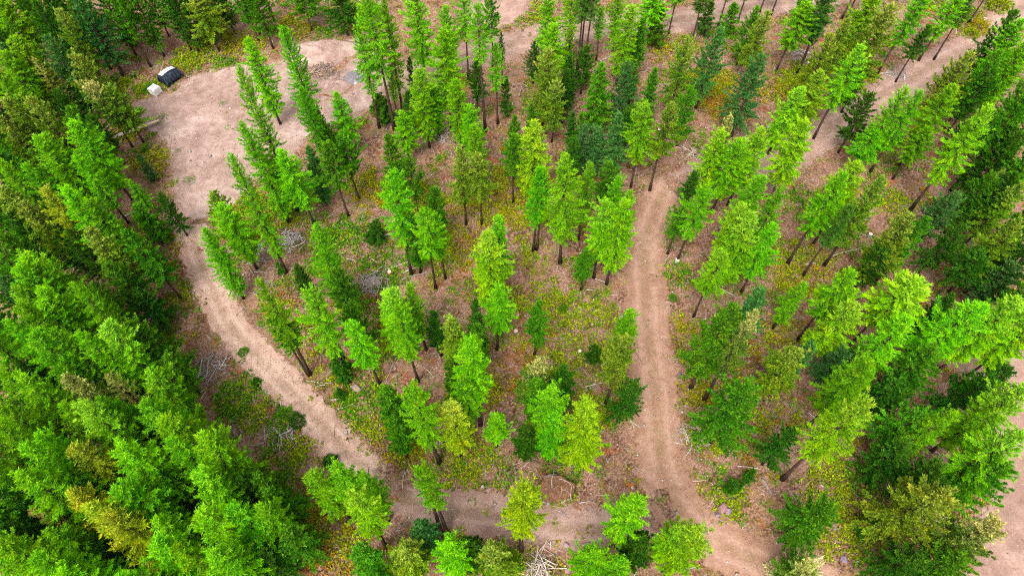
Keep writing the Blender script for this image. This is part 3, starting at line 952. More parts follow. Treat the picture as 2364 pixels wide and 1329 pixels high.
def plant(t):
    look = LOOK[t['look']]
    fam = look[3]
    asp = t['r'] / t['h']
    if t['h'] < 5.5:
        fam = 'small'
    elif fam == 'fir' and asp > .16:
        fam = 'wide'
    lst = PROTO[fam]
    p = min(lst, key=lambda p: abs(p['cb'] - t['cbt']) + tr_rng.uniform(0, .13))      # as much bare stem as the photo shows
    root = empty(look[1], (t['x'], t['y'], gz1(t['x'], t['y'])), tr_rng.uniform(0, 6.283))
    sz = t['h'] / p['H']
    sx = t['r'] / p['R'] * .97
    c = np.array(look[0]) * tr_rng.normal(1, .08, 3) * tr_rng.uniform(.88, 1.12)
    if t['look'] in 'LM':
        c[0] *= tr_rng.uniform(.82, 1.22)
    for nm, me, sc in (('trunk', p['trunk'], (min(max(sz, .75), 1.3),) * 2), ('crown', p['crown'], (sx, sx))):
        o = bpy.data.objects.new(nm, me)
        o.scale = (sc[0], sc[1], sz)
        if nm == 'crown':
            pale = {'T': .95, 'O': .16, 'M': .10, 'L': .03, 'Y': .15, 'o': .4}.get(t['look'], .02) * tr_rng.uniform(.5, 1.4 if t['look'] != 'T' else 1.05)
            o.color = (*[float(max(v, .003)) for v in c], 1 - float(pale))
        link(o, root)
    tag(root, t['label'], 'tree' if t['h'] >= 5.5 else 'young tree', 'conifers of the drone view')
    return root


for t in TREES:
    plant(t)
print('TREES', len(TREES))

# ---------------------------------------------------------------- uncountable ground cover
def field(P, freq, seed, n=14):
    r = np.random.default_rng(seed)
    o = np.zeros(len(P))
    for _ in range(n):
        a, f, ph = r.uniform(0, 6.283), freq * r.uniform(.5, 1.6), r.uniform(0, 6.283)
        o += np.sin((P[:, 0] * math.cos(a) + P[:, 1] * math.sin(a)) * f + ph)
    return o / math.sqrt(n / 2)


def in_view_points(n, r, margin=90):
    px = r.uniform(-margin, 2364 + margin, n)
    py = r.uniform(-margin, 1329 + margin, n)
    # denser sampling where a pixel covers more ground, so the scatter is even on the ground
    X = np.column_stack(on_plane(px, py))
    dep = X[:, 1] * cP + CAM_H * sP
    keep = r.uniform(0, 1, n) < (dep / dep.max()) ** 3
    return X[keep]


r5 = np.random.default_rng(77)
# lush spots seen in the photograph: x, y (photo), radius m, hue choice
LUSH = [(850, 590, 3.6, 'g'), (830, 560, 3, 'g'), (790, 610, 2.5, 'g'), (890, 620, 2.5, 'g'), (1340, 780, 3.6, 'y'), (1320, 830, 2.8, 'y'), (1270, 700, 2.4, 'y'),
        (1230, 690, 2.0, 'y'), (1290, 1265, 3.0, 'o'), (1340, 1290, 2.8, 'o'), (1230, 1270, 2.2, 'y'), (1270, 1165, 1.8, 'y'), (555, 920, 2.2, 'g'), (620, 900, 1.6, 'g'), (660, 965, 1.8, 'g'),
        (600, 950, 1.8, 'y'), (690, 1030, 1.8, 'y'), (640, 1060, 1.6, 'g'), (850, 1000, 2.8, 'y'), (830, 950, 2.2, 'g'), (900, 1050, 2.6, 'o'), (1100, 1080, 2.4, 'y'), (1130, 1120, 2, 'g'),
        (980, 1240, 2, 'r'), (760, 1250, 2.5, 'o'), (730, 1290, 2.5, 'r'), (1090, 1230, 2.5, 'y'), (1640, 1150, 2, 'y'), (1660, 1120, 1.6, 'g'), (1570, 760, 1.6, 'o'), (1560, 800, 1.5, 'y'), (1600, 920, 1.5, 'o'),
        (1640, 1000, 1.6, 'y'), (430, 560, 1.6, 'o'), (440, 620, 2.0, 'r'), (425, 660, 1.6, 'y'), (345, 205, 1.6, 'y'), (310, 210, 2.0, 'y'), (290, 190, 1.4, 'g'), (300, 300, 1.8, 'o'), (350, 380, 2, 'o'), (380, 270, 1.2, 'y'),
        (560, 470, 2.5, 'y'), (570, 530, 2.2, 'o'), (450, 130, 2.4, 'y'), (520, 150, 1.6, 'g'), (560, 110, 2.6, 'o'), (780, 45, 3.5, 'g'), (690, 60, 2.0, 'o'), (1180, 25, 4, 'y'), (1210, 60, 2.6, 'y'), (1560, 100, 3, 'y'), (1540, 120, 2, 'o'),
        (1650, 200, 3, 'o'), (1670, 250, 2.6, 'r'), (1770, 210, 2.4, 'o'), (1830, 180, 2.4, 'y'), (2010, 200, 1.8, 'y'), (2250, 60, 3, 'y'), (1100, 480, 3, 'o'), (1130, 430, 2.6, 'o'), (1060, 560, 3, 'o'), (1010, 600, 2, 'y'),
        (1200, 480, 2.5, 'o'), (1300, 520, 2, 'y'), (1220, 590, 2.0, 'y'), (980, 460, 2.5, 'y'), (860, 440, 2.5, 'o'), (690, 440, 2.5, 'y'), (640, 490, 2.4, 'y'), (1840, 640, 2.2, 'o'), (1870, 480, 2.5, 'g'), (1830, 590, 1.8, 'y'),
        (1900, 620, 2, 'o'), (2060, 480, 2, 'y'), (1810, 770, 2, 'o'), (1790, 960, 2, 'y'), (1800, 980, 1.6, 'r'), (1950, 1150, 3, 'y'), (1930, 1200, 2.4, 'o'), (1900, 1280, 2.6, 'y'), (1980, 1130, 2.2, 'g'), (1970, 1250, 2, 'y'), (1570, 640, 1.4, 'g'),
        (1240, 780, 2, 'o'), (1200, 860, 2, 'r'), (1420, 900, 1.6, 'y'), (1360, 920, 2, 'y'), (1100, 900, 2.2, 'o'), (920, 770, 2, 'y'), (800, 690, 1.6, 'y'), (700, 770, 1.5, 'y'), (760, 900, 1.8, 'y'), (720, 830, 1.4, 'o')]
LX = np.array([on_plane(a, b) for a, b, _, _ in LUSH])
LR = np.array([q[2] for q in LUSH])
LH = [q[3] for q in LUSH]
cand = in_view_points(330000, r5)
od = open_distance(cand)
dl = np.hypot(cand[:, None, 0] - LX[None, :, 0], cand[:, None, 1] - LX[None, :, 1]) / (1.15 * LR[None, :])
near = dl.min(1)
which = dl.argmin(1)
fn = field(cand, .9, 3) + .5 * field(cand, 2.6, 4)
prob = np.where(near < 1, .8 * (1 - .55 * near ** 2), 0) * (.45 + .55 * (fn > -.3)) + np.where(fn > .9, .42, np.where(fn > .5, .12, .012))
prob *= np.where(od > .9, 1.0, np.where(od > .15, .55, np.where(od > -.4, .12, .012)))
sel = r5.uniform(0, 1, len(cand)) < prob
cl, ch = cand[sel], [LH[k] if n_ < 1 else None for k, n_ in zip(which[sel], near[sel])]
PAL = {'g': (.075, .225, .006), 'y': (.21, .28, .006), 'o': (.29, .25, .008), 'r': (.28, .11, .014), 'd': (.03, .11, .006), 'k': (.15, .15, .018)}
MIXES = {'g': 'gggggyyd', 'y': 'yyyygyk', 'o': 'oyoyyok', 'r': 'rokrok', None: 'ggykgk'}
huef = field(cl, .5, 9)
bb, dd, ll, ww, cc, tt = [], [], [], [], [], []
for i, (p, hh) in enumerate(zip(cl, ch)):
    n = int(r5.integers(7, 17))
    rad = r5.uniform(.14, .42)
    hue = MIXES[hh][int(r5.integers(len(MIXES[hh])))]
    if hh is None and huef[i] > 1.1:
        hue = 'okoyr'[int(r5.integers(5))]
    a, q = r5.uniform(0, 6.283, n), np.sqrt(r5.uniform(0, 1, n)) * rad
    hgt = r5.uniform(.03, .34 if hh else .24, n) * (1 - .5 * q / rad)
    bb.append(np.column_stack([p[0] + q * np.cos(a), p[1] + q * np.sin(a), hgt]))
    dd.append(np.column_stack([np.cos(a) + r5.normal(0, .5, n), np.sin(a) + r5.normal(0, .5, n), r5.uniform(-.1, .9, n)]))
    ll.append(r5.uniform(.13, .28, n))
    ww.append(r5.uniform(.08, .17, n))
    cc.append(np.tile(np.array(PAL[hue]) * r5.uniform(.8, 1.25), (n, 1)))
    tt.append(r5.uniform(.1, .95, n))
bb, dd, ll, ww, cc, tt = np.vstack(bb), np.vstack(dd), np.concatenate(ll), np.concatenate(ww), np.vstack(cc), np.concatenate(tt)
bb[:, 2] += ground_z(bb[:, 0], bb[:, 1])
me = mesh_np('low_undergrowth', leaf_quads(bb, dd, ll, ww, r5, .6), np.arange(len(bb) * 4).reshape(-1, 4), [M_cover], col=cc, tone=tt)
tag(link(bpy.data.objects.new('low_undergrowth', me)), 'low green, yellow and orange undergrowth plants spread over the forest floor', 'undergrowth', kind='stuff')
print('COVER', len(bb))

# straw-coloured dead grass
cand = in_view_points(150000, r5)
od = open_distance(cand)
fn = field(cand, .8, 21) + .6 * field(cand, 2.2, 22)
sel = r5.uniform(0, 1, len(cand)) < np.where(fn > .2, .42, .12) * np.where(od > .3, 1, np.where(od > -.9, .45, .09))
cl = cand[sel]
m = 7
a = r5.uniform(0, 6.283, (len(cl), m))
q = r5.uniform(0, .22, (len(cl), m))
bb = np.stack([cl[:, 0, None] + q * np.cos(a), cl[:, 1, None] + q * np.sin(a), np.zeros_like(a)], -1).reshape(-1, 3)
bb[:, 2] = ground_z(bb[:, 0], bb[:, 1]) + .01
dd = np.stack([np.cos(a), np.sin(a), r5.uniform(.2, 1.1, a.shape)], -1).reshape(-1, 3)
n = len(bb)
cc = np.array([(.34, .27, .13), (.42, .35, .20), (.26, .20, .09), (.22, .22, .06)])[r5.integers(0, 4, n)] * r5.uniform(.75, 1.15, (n, 1))
me = mesh_np('dry_grass', leaf_quads(bb, dd, r5.uniform(.12, .32, n), r5.uniform(.02, .045, n), r5, .8), np.arange(n * 4).reshape(-1, 4), [M_cover], col=cc, tone=r5.uniform(.3, .8, n))
tag(link(bpy.data.objects.new('dry_grass', me)), 'straw-coloured dry grass growing between the trees and along tracks', 'grass', kind='stuff')

# small broken sticks and bark lying everywhere off the tracks
PILES = [  # x, y (photo), radius m, sticks, tint, label
    (857, 655, 1.95, 120, 'grey', 'round heap of grey weathered sticks in the middle of the loop'),
    (676, 560, 1.6, 80, 'silver', 'silvery brush pile between the curved track and the bright larch'),
    (748, 170, 2.9, 150, 'brown', 'brown and tan brush pile at the foot of the dirt mound'),
    (1243, 1318, 1.7, 80, 'pale', 'pale brush pile at the bottom edge below the lower track'),
    (1602, 1004, 1.25, 46, 'pale', 'loose light brush heap right beside the straight track'),
    (648, 1010, 1.7, 40, 'silver', 'loose grey sticks around a white pole beside the curved track'),
    (482, 850, 1.6, 40, 'silver', "scattered grey sticks at the wood's edge beside the curved track"),
    (565, 975, 1.3, 30, 'grey', 'scattered sticks under the wood edge, below the other stick scatter'),
    (1020, 318, 1.4, 36, 'grey', 'thin grey brush heap under the larches below the upper road'),
    (1848, 130, 1.2, 36, 'silver', 'small grey brush pile at the foot of two bare stems'),
    (1590, 350, 1.6, 34, 'pale', 'thin light brush scatter beside the head of the straight track'),
    (2065, 172, 1.2, 30, 'grey', 'grey brush scatter beside the side road under the tall fir'),
    (600, 590, 1.5, 36, 'silver', 'flat silver stick scatter beside the dark leaning stem, above the curved track'),
]
cand = in_view_points(120000, r5)
od = open_distance(cand)
fn = field(cand, .7, 31) + .5 * field(cand, 1.9, 32)
sel = r5.uniform(0, 1, len(cand)) < np.where(fn > .5, .75, .3) * np.where(od > .2, 1, np.where(od > -.8, .35, .07))
cl = [cand[sel]]
for (px, py, rad, *_r) in PILES:
    x, y = on_plane(px, py)
    cl.append(np.column_stack([x + r5.normal(0, rad * 1.1, 70), y + r5.normal(0, rad * 1.1, 70)]))
cl = np.vstack(cl)
n = len(cl)
L = r5.gamma(2.0, .24, n) + .12
th = r5.uniform(.008, .024, n) * (.8 + .5 * L)
az = r5.uniform(0, 6.283, n)
d = np.column_stack([np.cos(az), np.sin(az), r5.normal(0, .08, n)])
s = np.column_stack([-np.sin(az), np.cos(az), np.zeros(n)])
c0 = np.column_stack([cl, ground_z(cl[:, 0], cl[:, 1]) + .03 + r5.uniform(0, .05, n)])
V = []
for end, q in ((-.5, 1.0), (.5, .6)):
    for k in range(3):
        w = 2.094 * k + .5
        V.append(c0 + d * (L * end)[:, None] + (s * math.cos(w) + np.array([0, 0, 1.0]) * math.sin(w)) * (th * q)[:, None])
V = np.stack(V, 1).reshape(-1, 3)
F = np.array([(0, 1, 4, 3), (1, 2, 5, 4), (2, 0, 3, 5)])
F = (np.arange(n)[:, None, None] * 6 + F[None]).reshape(-1, 4)
cc = np.array([(.52, .48, .44), (.40, .36, .33), (.60, .54, .47), (.28, .19, .13), (.20, .14, .10), (.45, .31, .2)])[r5.integers(0, 6, n)] * r5.uniform(.7, 1.15, (n, 1))
me = mesh_np('stick_litter', V, F, [M_stick], col=np.repeat(cc, 3, 0))
tag(link(bpy.data.objects.new('stick_litter', me)), 'small broken sticks and bark littering the forest floor', 'litter', kind='stuff')

# gravel: small stones, most on the tracks and the clearings
cand = in_view_points(260000, r5)
od = open_distance(cand)
sel = r5.uniform(0, 1, len(cand)) < np.where(od < .6, .16, np.where(od < 2.2, .10, .03))
cl = cand[sel]
n = len(cl)
sz = r5.gamma(1.3, .026, n) + .016
O = np.array([(1, 0, 0), (0, 1, 0), (-1, 0, 0), (0, -1, 0), (0, 0, .7), (0, 0, -.4)])
V = O[None] * sz[:, None, None] * r5.uniform(.6, 1.3, (n, 6, 1))
az = r5.uniform(0, 6.283, n)
V = np.stack([V[..., 0] * np.cos(az)[:, None] - V[..., 1] * np.sin(az)[:, None], V[..., 0] * np.sin(az)[:, None] + V[..., 1] * np.cos(az)[:, None], V[..., 2]], -1)
V += np.column_stack([cl, ground_z(cl[:, 0], cl[:, 1]) + .04 + sz * .2])[:, None, :]
F = np.array([(0, 1, 4), (1, 2, 4), (2, 3, 4), (3, 0, 4), (1, 0, 5), (2, 1, 5), (3, 2, 5), (0, 3, 5)])
F = (np.arange(n)[:, None, None] * 6 + F[None]).reshape(-1, 3)
cc = np.array([(.42, .33, .28), (.50, .43, .38), (.34, .24, .2), (.30, .26, .26), (.58, .52, .47)])[r5.integers(0, 5, n)] * r5.uniform(.6, 1.1, (n, 1))
me = mesh_np('gravel', V.reshape(-1, 3), F, [M_stick], col=np.repeat(cc, 8, 0))
tag(link(bpy.data.objects.new('gravel', me)), 'small pinkish stones strewn over the dirt tracks and clearing', 'gravel', kind='stuff')

# ---------------------------------------------------------------- brush piles: every stick its own piece
STICKS = []
for i in range(6):
    r = np.random.default_rng(900 + i)
    b = MB()
    pts = [(-.5 + q, r.normal(0, .018) * math.sin(q * 3.1), r.normal(0, .018)) for q in (0, .35, .7, 1.0)]
    b.tube(pts, [.021, .019, .014, .008], 5)
    STICKS.append(b.mesh('stick', M_wood, True))
TINT = {'grey': [(.62, .58, .58), (.75, .70, .68), (.45, .40, .38), (.6, .5, .42)], 'silver': [(.85, .82, .82), (.7, .67, .68), (.95, .92, .9), (.55, .5, .48)],
        'brown': [(.62, .42, .30), (.85, .62, .45), (.30, .21, .17), (.5, .45, .42), (.45, .28, .2)], 'pale': [(.85, .74, .64), (.7, .62, .56), (.95, .86, .76), (.5, .4, .33)]}
for k, (px, py, rad, n, tint, lab) in enumerate(PILES):
    x, y = on_plane(px, py)
    r = np.random.default_rng(950 + k)
    root = empty('brush_pile', (x, y, gz1(x, y) + (.03 if k != 2 else .3)))
    tag(root, lab, 'brush pile', 'brush piles')
    hgt = .5 if n > 70 else (.16 if n > 35 else .1)
    for j in range(n):
        q = abs(r.normal(0, .5)) if n > 70 else math.sqrt(r.uniform(0, 1))
        q = min(q, 1.05)
        a = r.uniform(0, 6.283)
        L = r.uniform(.7, 2.2) * (1.0 if n > 70 else .8) * (1.2 if rad > 2 else 1)
        o = bpy.data.objects.new('stick', STICKS[int(r.integers(6))])
        az = a + 1.57 + r.normal(0, .8) if n > 70 else r.uniform(0, 6.283)
        z = max(0.03, hgt * (1 - q * q * .8) * r.uniform(.25, 1.05))
        o.location = (q * rad * math.cos(a), q * rad * .9 * math.sin(a), z)
        o.rotation_euler = (r.uniform(0, 6), r.normal(0, .14 if n > 70 else .05), az)
        w = r.choice([.9, 1.3, 1.8, 2.4, 3.6], p=[.25, .3, .25, .14, .06])
        o.scale = (L, w, w)
        c = np.array(TINT[tint][int(r.integers(len(TINT[tint])))]) * r.uniform(.8, 1.1)
        o.color = (*c, 1)
        link(o, root)

# ---------------------------------------------------------------- fallen logs: x0 y0 x1 y1 on the survey sheets, radius, tint
LOGS = '''
@590,330
650 690 810 600 .06 g in the upper loop below the tall firs|1170 1150 1430 1075 .09 w topmost of three parallel poles beside the round brush heap|1330 1180 1560 1105 .09 w middle one of three parallel poles beside the round brush heap|1320 1245 1590 1170 .07 g lowest of three parallel poles beside the round brush heap|720 930 810 908 .07 w short one right of the silver brush pile|1165 848 1285 828 .13 w short and thick beside the lone dark young fir|820 1055 920 1068 .06 w on the green undergrowth above the round brush heap|0 1185 95 1185 .07 w near the dark leaning stem above the curved track|1030 1035 1100 1085 .1 w stubby on the green undergrowth above the round brush heap
@590,660
1185 855 1300 610 .07 g slanting inside the loop right of the bright larches|770 940 870 735 .05 t slanting just left of the pinkish boulder|460 855 710 885 .05 w beside the curved track left of the pinkish boulder|555 900 650 893 .05 w short one beside the curved track by the pinkish boulder|680 1030 925 1005 .06 w just below the pinkish boulder|750 1115 885 1068 .06 w second below the pinkish boulder|965 1275 1095 1110 .06 t slanting inside the loop above the lower curved track|1700 1045 1880 1120 .07 g inside the lower loop beside the golden fir|1515 730 1615 830 .05 t under the bare stems of the lower loop
@1180,660
635 930 852 880 .08 w long and white in the loop beside the straight track|665 970 752 915 .06 w short one under the long white pole|770 1110 842 1045 .07 w short one below the two dark stems|745 240 815 180 .06 w small and white left of the straight track|742 120 748 185 .06 w tiny upright-looking one left of the straight track|675 45 772 45 .08 w pale chip-like one left of the straight track, highest
@1764,330
555 1040 870 960 .09 w long and white among the bare dark stems|740 940 860 1015 .05 g crossing the long white pole among dark stems|355 1112 465 1088 .07 w short one at the foot of the dark stems|1345 1105 1455 1125 .05 w short one in the right wood under the olive fir|1700 775 1870 775 .06 w flat one under the vivid teal fir
@0,330
1135 678 1285 622 .12 w thick and white at the edge of the wood by the clearing mouth|1370 125 1415 50 .05 w short one beside the pink clearing
@590,989
745 1110 910 1065 .08 w below the lower track under the lime larch|585 800 740 1060 .06 g long and thin left of the lime larch foot|218 0 252 180 .08 w upright-looking white one among loose sticks by the curved track|270 212 328 138 .06 g short one below the white pole by the curved track
@1180,989
645 1055 712 1030 .12 w stubby one on the lower track edge|2250 460 2345 600 .10 g grey one at the foot of the crossed dark stems|1635 472 1770 465 .05 t thin one at the foot of a leaning dark stem|2040 340 2235 377 .06 w pale one above the young dark firs|610 672 725 652 .06 w pale one right of the root plate
@0,660
1868 830 1890 660 .07 w upright-looking one among the stick scatter|1770 1010 1842 938 .07 w left of two at the wood edge below the stick scatter|1810 1035 1866 950 .05 t right of two at the wood edge below the stick scatter|1640 870 1722 955 .10 g dark grey one half under the wood edge|1800 790 1955 905 .05 g thin one through the stick scatter
@1180,0
800 568 935 512 .07 w pale one under the lime larch below the upper road|540 650 672 692 .08 w white one at the foot of three bare stems|70 885 104 780 .12 g upright broken one beside the olive firs
@1764,989
845 688 942 722 .06 w pale one left of the big olive clump|500 625 622 655 .06 g brownish one above the lone round fir|505 508 562 542 .05 w short one above the lone round fir, higher
@1764,660
645 558 748 456 .06 t yellowish one in the bright group of the right wood
@1764,0
1040 672 1165 655 .06 w pale one beside the side road under thin stems
@0,989
1100 1188 1265 1325 .12 g dark one in the lower wood at the bottom edge
'''
WT = {'w': (.74, .68, .62), 'g': (.48, .43, .40), 't': (.85, .70, .50)}
lr = np.random.default_rng(61)
for line in LOGS.strip().splitlines():
    if line[0] == '@':
        ox, oy = map(float, line[1:].split(','))
        continue
    for it in line.split('|'):
        q = it.split()
        a = [float(v) for v in q[:5]]
        p0 = on_plane(ox + a[0] * .25586, oy + a[1] * .25586)
        p1 = on_plane(ox + a[2] * .25586, oy + a[3] * .25586)
        rad, tint, lab = a[4], q[5], ' '.join(q[6:])
        L = math.hypot(p1[0] - p0[0], p1[1] - p0[1])
        b = MB()
        pts = []
        for u in np.linspace(0, 1, 6):
            x, y = p0[0] + (p1[0] - p0[0]) * u, p0[1] + (p1[1] - p0[1]) * u
            pts.append((x - p0[0] + lr.normal(0, .02), y - p0[1] + lr.normal(0, .02), gz1(x, y) + rad * .9 - gz1(*p0)))
        rad *= .8
        b.tube(pts, [rad * (1.1 - .45 * u) for u in np.linspace(0, 1, 6)], 8)
        o = b.build('fallen_log', M_wood, None, True)
        o.location = (p0[0], p0[1], gz1(*p0) + .02)
        o.color = (*(np.array(WT[tint]) * lr.uniform(.85, 1.05)), 1)
        word = {'w': 'pale fallen pole,', 'g': 'grey fallen log,', 't': 'tan fallen pole,'}[tint]
        tag(o, f'{word} {lab}', 'log', 'fallen logs on the forest floor')

# ---------------------------------------------------------------- boulders
def boulder_mesh(seed, flat=.7):
    r = np.random.default_rng(seed)
    import bmesh
    bm = bmesh.new()
    bmesh.ops.create_icosphere(bm, subdivisions=2, radius=1)
    for _ in range(13):      # split off facets so that the rock has broken planes
        nv = Vector(r.normal(0, 1, 3)).normalized()
        lim = r.uniform(.45, .85)
        for v in bm.verts:
            e = v.co.dot(nv) - lim
            if e > 0:
                v.co -= nv * e
    for v in bm.verts:
        v.co.z *= flat
        v.co += Vector(r.normal(0, .02, 3))
    me = bpy.data.meshes.new('boulder')
    bm.to_mesh(me)
    bm.free()
    me.materials.append(M_rock)
    return me


ROCKS = [boulder_mesh(i, .55 + .1 * (i % 4)) for i in range(6)]
# x, y (photo), radius m, colour, label
for i, (px, py, rad, c, lab) in enumerate([
    (821, 897, .60, (.85, .62, .58), 'pinkish boulder inside the loop near the curved track'),
    (1664, 1176, .62, (.80, .48, .50), 'largest mauve slab of the rock group beside a bare leaning stem'),
    (1655, 1188, .36, (.62, .52, .66), 'small violet rock left of the mauve slab'),
    (1680, 1183, .40, (.66, .52, .64), 'violet rock right of the mauve slab'),
    (1945, 1291, .40, (.55, .45, .62), 'purple-grey rock alone by the lower straight track'),
    (1772, 297, .42, (.95, .80, .80), 'pale pink rock between the bright larches left of the side road'),
    (2270, 47, .55, (1.2, 1.15, 1.1), 'white flat rock beside the yellow bush'),
    (437, 678, .22, (1.0, .88, .74), 'left one of two tan stones beside the curved track start'),
    (446, 678, .22, (1.05, .92, .78), 'right one of two tan stones beside the curved track start'),
    (449, 689, .19, (1.1, 1.0, .9), 'whitish stone just below two tan stones'),
    (943, 1087, .25, (1.0, .9, .85), 'largest of three pale stones at the lower track bend'),
    (934, 1092, .20, (1.0, .9, .85), 'middle one of three pale stones at the lower track bend'),
    (930, 1098, .17, (1.0, .9, .85), 'smallest of three pale stones at the lower track bend'),
    (800, 999, .28, (.9, .85, .85), 'grey stone on the inner edge of the curved track'),
    (713, 993, .22, (1.05, .92, .82), 'pale stone on the outer edge of the curved track'),
    (1129, 1130, .34, (.9, .62, .52), 'reddish stone just above the lower track'),
    (774, 525, .24, (.7, .7, .74), 'dark grey stone in the upper loop beside bare stems'),
    (822, 165, .36, (1.25, 1.22, 1.2), 'upper white block on the ash heap beside the dirt mound'),
    (823, 193, .34, (1.25, 1.22, 1.2), 'lower white block on the ash heap beside the dirt mound'),
    (871, 161, .36, (.85, .82, .9), 'grey rock behind the leaning larch near the dirt mound'),
    (838, 168, .62, (1.0, .78, .70), 'wide pink rock beside the white blocks'),
    (1333, 857, .30, (.40, .33, .36), 'dark rock on orange undergrowth inside the loop'),
    (1569, 863, .22, (.42, .40, .45), 'dark round stone right of the straight track'),
    (1460, 1125, .20, (1.05, .95, .9), 'pale stone on the track above the junction'),
    (1301, 1186, .22, (.72, .62, .8), 'violet stone at the lower track below the root plate'),
    (1367, 748, .20, (1.1, 1.0, .8), 'cream stone on undergrowth left of the straight track'),
    (1630, 850, .42, (.70, .58, .66), 'mauve rock at the foot of the lush green fir'),
    (557, 840, .18, (.8, .7, .7), 'grey stone on the outer track edge above the loose sticks'),
    (1905, 500, .26, (.75, .7, .72), 'grey stone above the bare dark stems'),
    (1306, 1258, .34, (.85, .66, .66), 'pink rock in the orange undergrowth at the photo bottom'),
    (1308, 1318, .30, (.9, .68, .62), 'reddish rock right of the bottom brush pile'),
]):
    x, y = on_plane(px, py)
    o = bpy.data.objects.new('boulder' if rad > .3 else 'stone', ROCKS[i % 6])
    o.location = (x, y, gz1(x, y) + rad * .25)
    o.scale = (rad, rad * .85, rad)
    o.rotation_euler = (0, 0, i * 1.3)
    o.color = (*[v * .8 for v in c], 1)
    tag(link(o), lab, 'rock', 'rocks')

# ash heap beside the mound
M_ash = make_plain('ash', (.10, .09, .10), (.26, .24, .26), 5, .95, .06)
t_ = NT('ash_heap')
mound('ash_heap', 818, 182, 1.5, 1.2, .3, M_ash, .2, 8)

# ---------------------------------------------------------------- stumps
for i, (px, py, rad, h, c, lab) in enumerate([
    (1562, 604, .22, .35, (.95, .88, .8), 'pale cut stump at the foot of two stems right of the straight track'),
    (900, 632, .20, .42, (1.0, .45, .30), 'reddish stump with a pale cut beside the round brush heap'),
    (1864, 152, .2, .35, (.7, .62, .6), 'grey stump by the small grey brush pile near the side road'),
    (1337, 815, .16, .3, (.6, .5, .45), 'brown stump in orange undergrowth inside the loop'),
    (1190, 770, .2, .3, (.55, .45, .42), 'brown stump in the open middle of the loop'),
    (2006, 545, .2, .4, (.6, .55, .55), 'grey stump left of the tan-tipped fir'),
]):
    x, y = on_plane(px, py)
    root = empty('stump', (x, y, gz1(x, y)))
    tag(root, lab, 'stump', 'stumps')
    r = np.random.default_rng(i)
    b = MB()
    b.tube([(0, 0, -.1), (0, 0, .08), (0.02, 0, h)], [rad * 1.5, rad * 1.1, rad], 10)
    o = b.build('stump_wood', M_wood, root, True)
    o.color = (*[v * .6 for v in c], 1)
    b = MB()
    b.tube([(0.02, 0, h), (0.02, 0, h + .012)], [rad * .97, rad * .95], 10)
    o = b.build('cut_face', M_wood, root)
    o.color = (1.0, .85, .66, 1)

# ---------------------------------------------------------------- felled pole by the clearing
p0, p1 = on_plane(266, 324), on_plane(371, 285)
root = empty('felled_pole', (p0[0], p0[1], gz1(*p0)))
tag(root, 'long pale felled pole with a grey butt, lying at the pink clearing', 'log')
dx, dy = p1[0] - p0[0], p1[1] - p0[1]
for nm, u0, u1, r0, r1, c in (('bark_butt', 0, .34, .19, .18, (.80, .74, .72)), ('peeled_stem', .343, 1, .175, .13, (1.1, .92, .66))):
    b = MB()
    b.tube([(dx * u, dy * u, .18) for u in np.linspace(u0, u1, 4)], list(np.linspace(r0, r1, 4)), 10)
    b.build(nm, M_wood, root, True).color = (*c, 1)

# ---------------------------------------------------------------- bushes
def bush_mesh(seed, col, n=1500, leaf=(.10, .2), wid=(.06, .11)):
    r = np.random.default_rng(seed)
    v = r.normal(0, 1, (n, 3))
    v /= np.linalg.norm(v, axis=1)[:, None]
    v[:, 2] = np.abs(v[:, 2])
    lump = 1 + .22 * np.sin(v[:, 0] * 5 + seed) * np.sin(v[:, 1] * 6 + 1) + .15 * np.sin(v[:, 2] * 9 + v[:, 0] * 4)
    b = v * (r.uniform(.3, 1, n) ** .4 * lump)[:, None]
    cc = np.array(col) * r.uniform(.8, 1.2, (n, 1))
    return mesh_np('foliage', leaf_quads(b, v + r.normal(0, .6, (n, 3)), r.uniform(*leaf, n), r.uniform(*wid, n), r, .8), np.arange(n * 4).reshape(-1, 4), [M_cover], col=cc, tone=r.uniform(.1, .9, n))


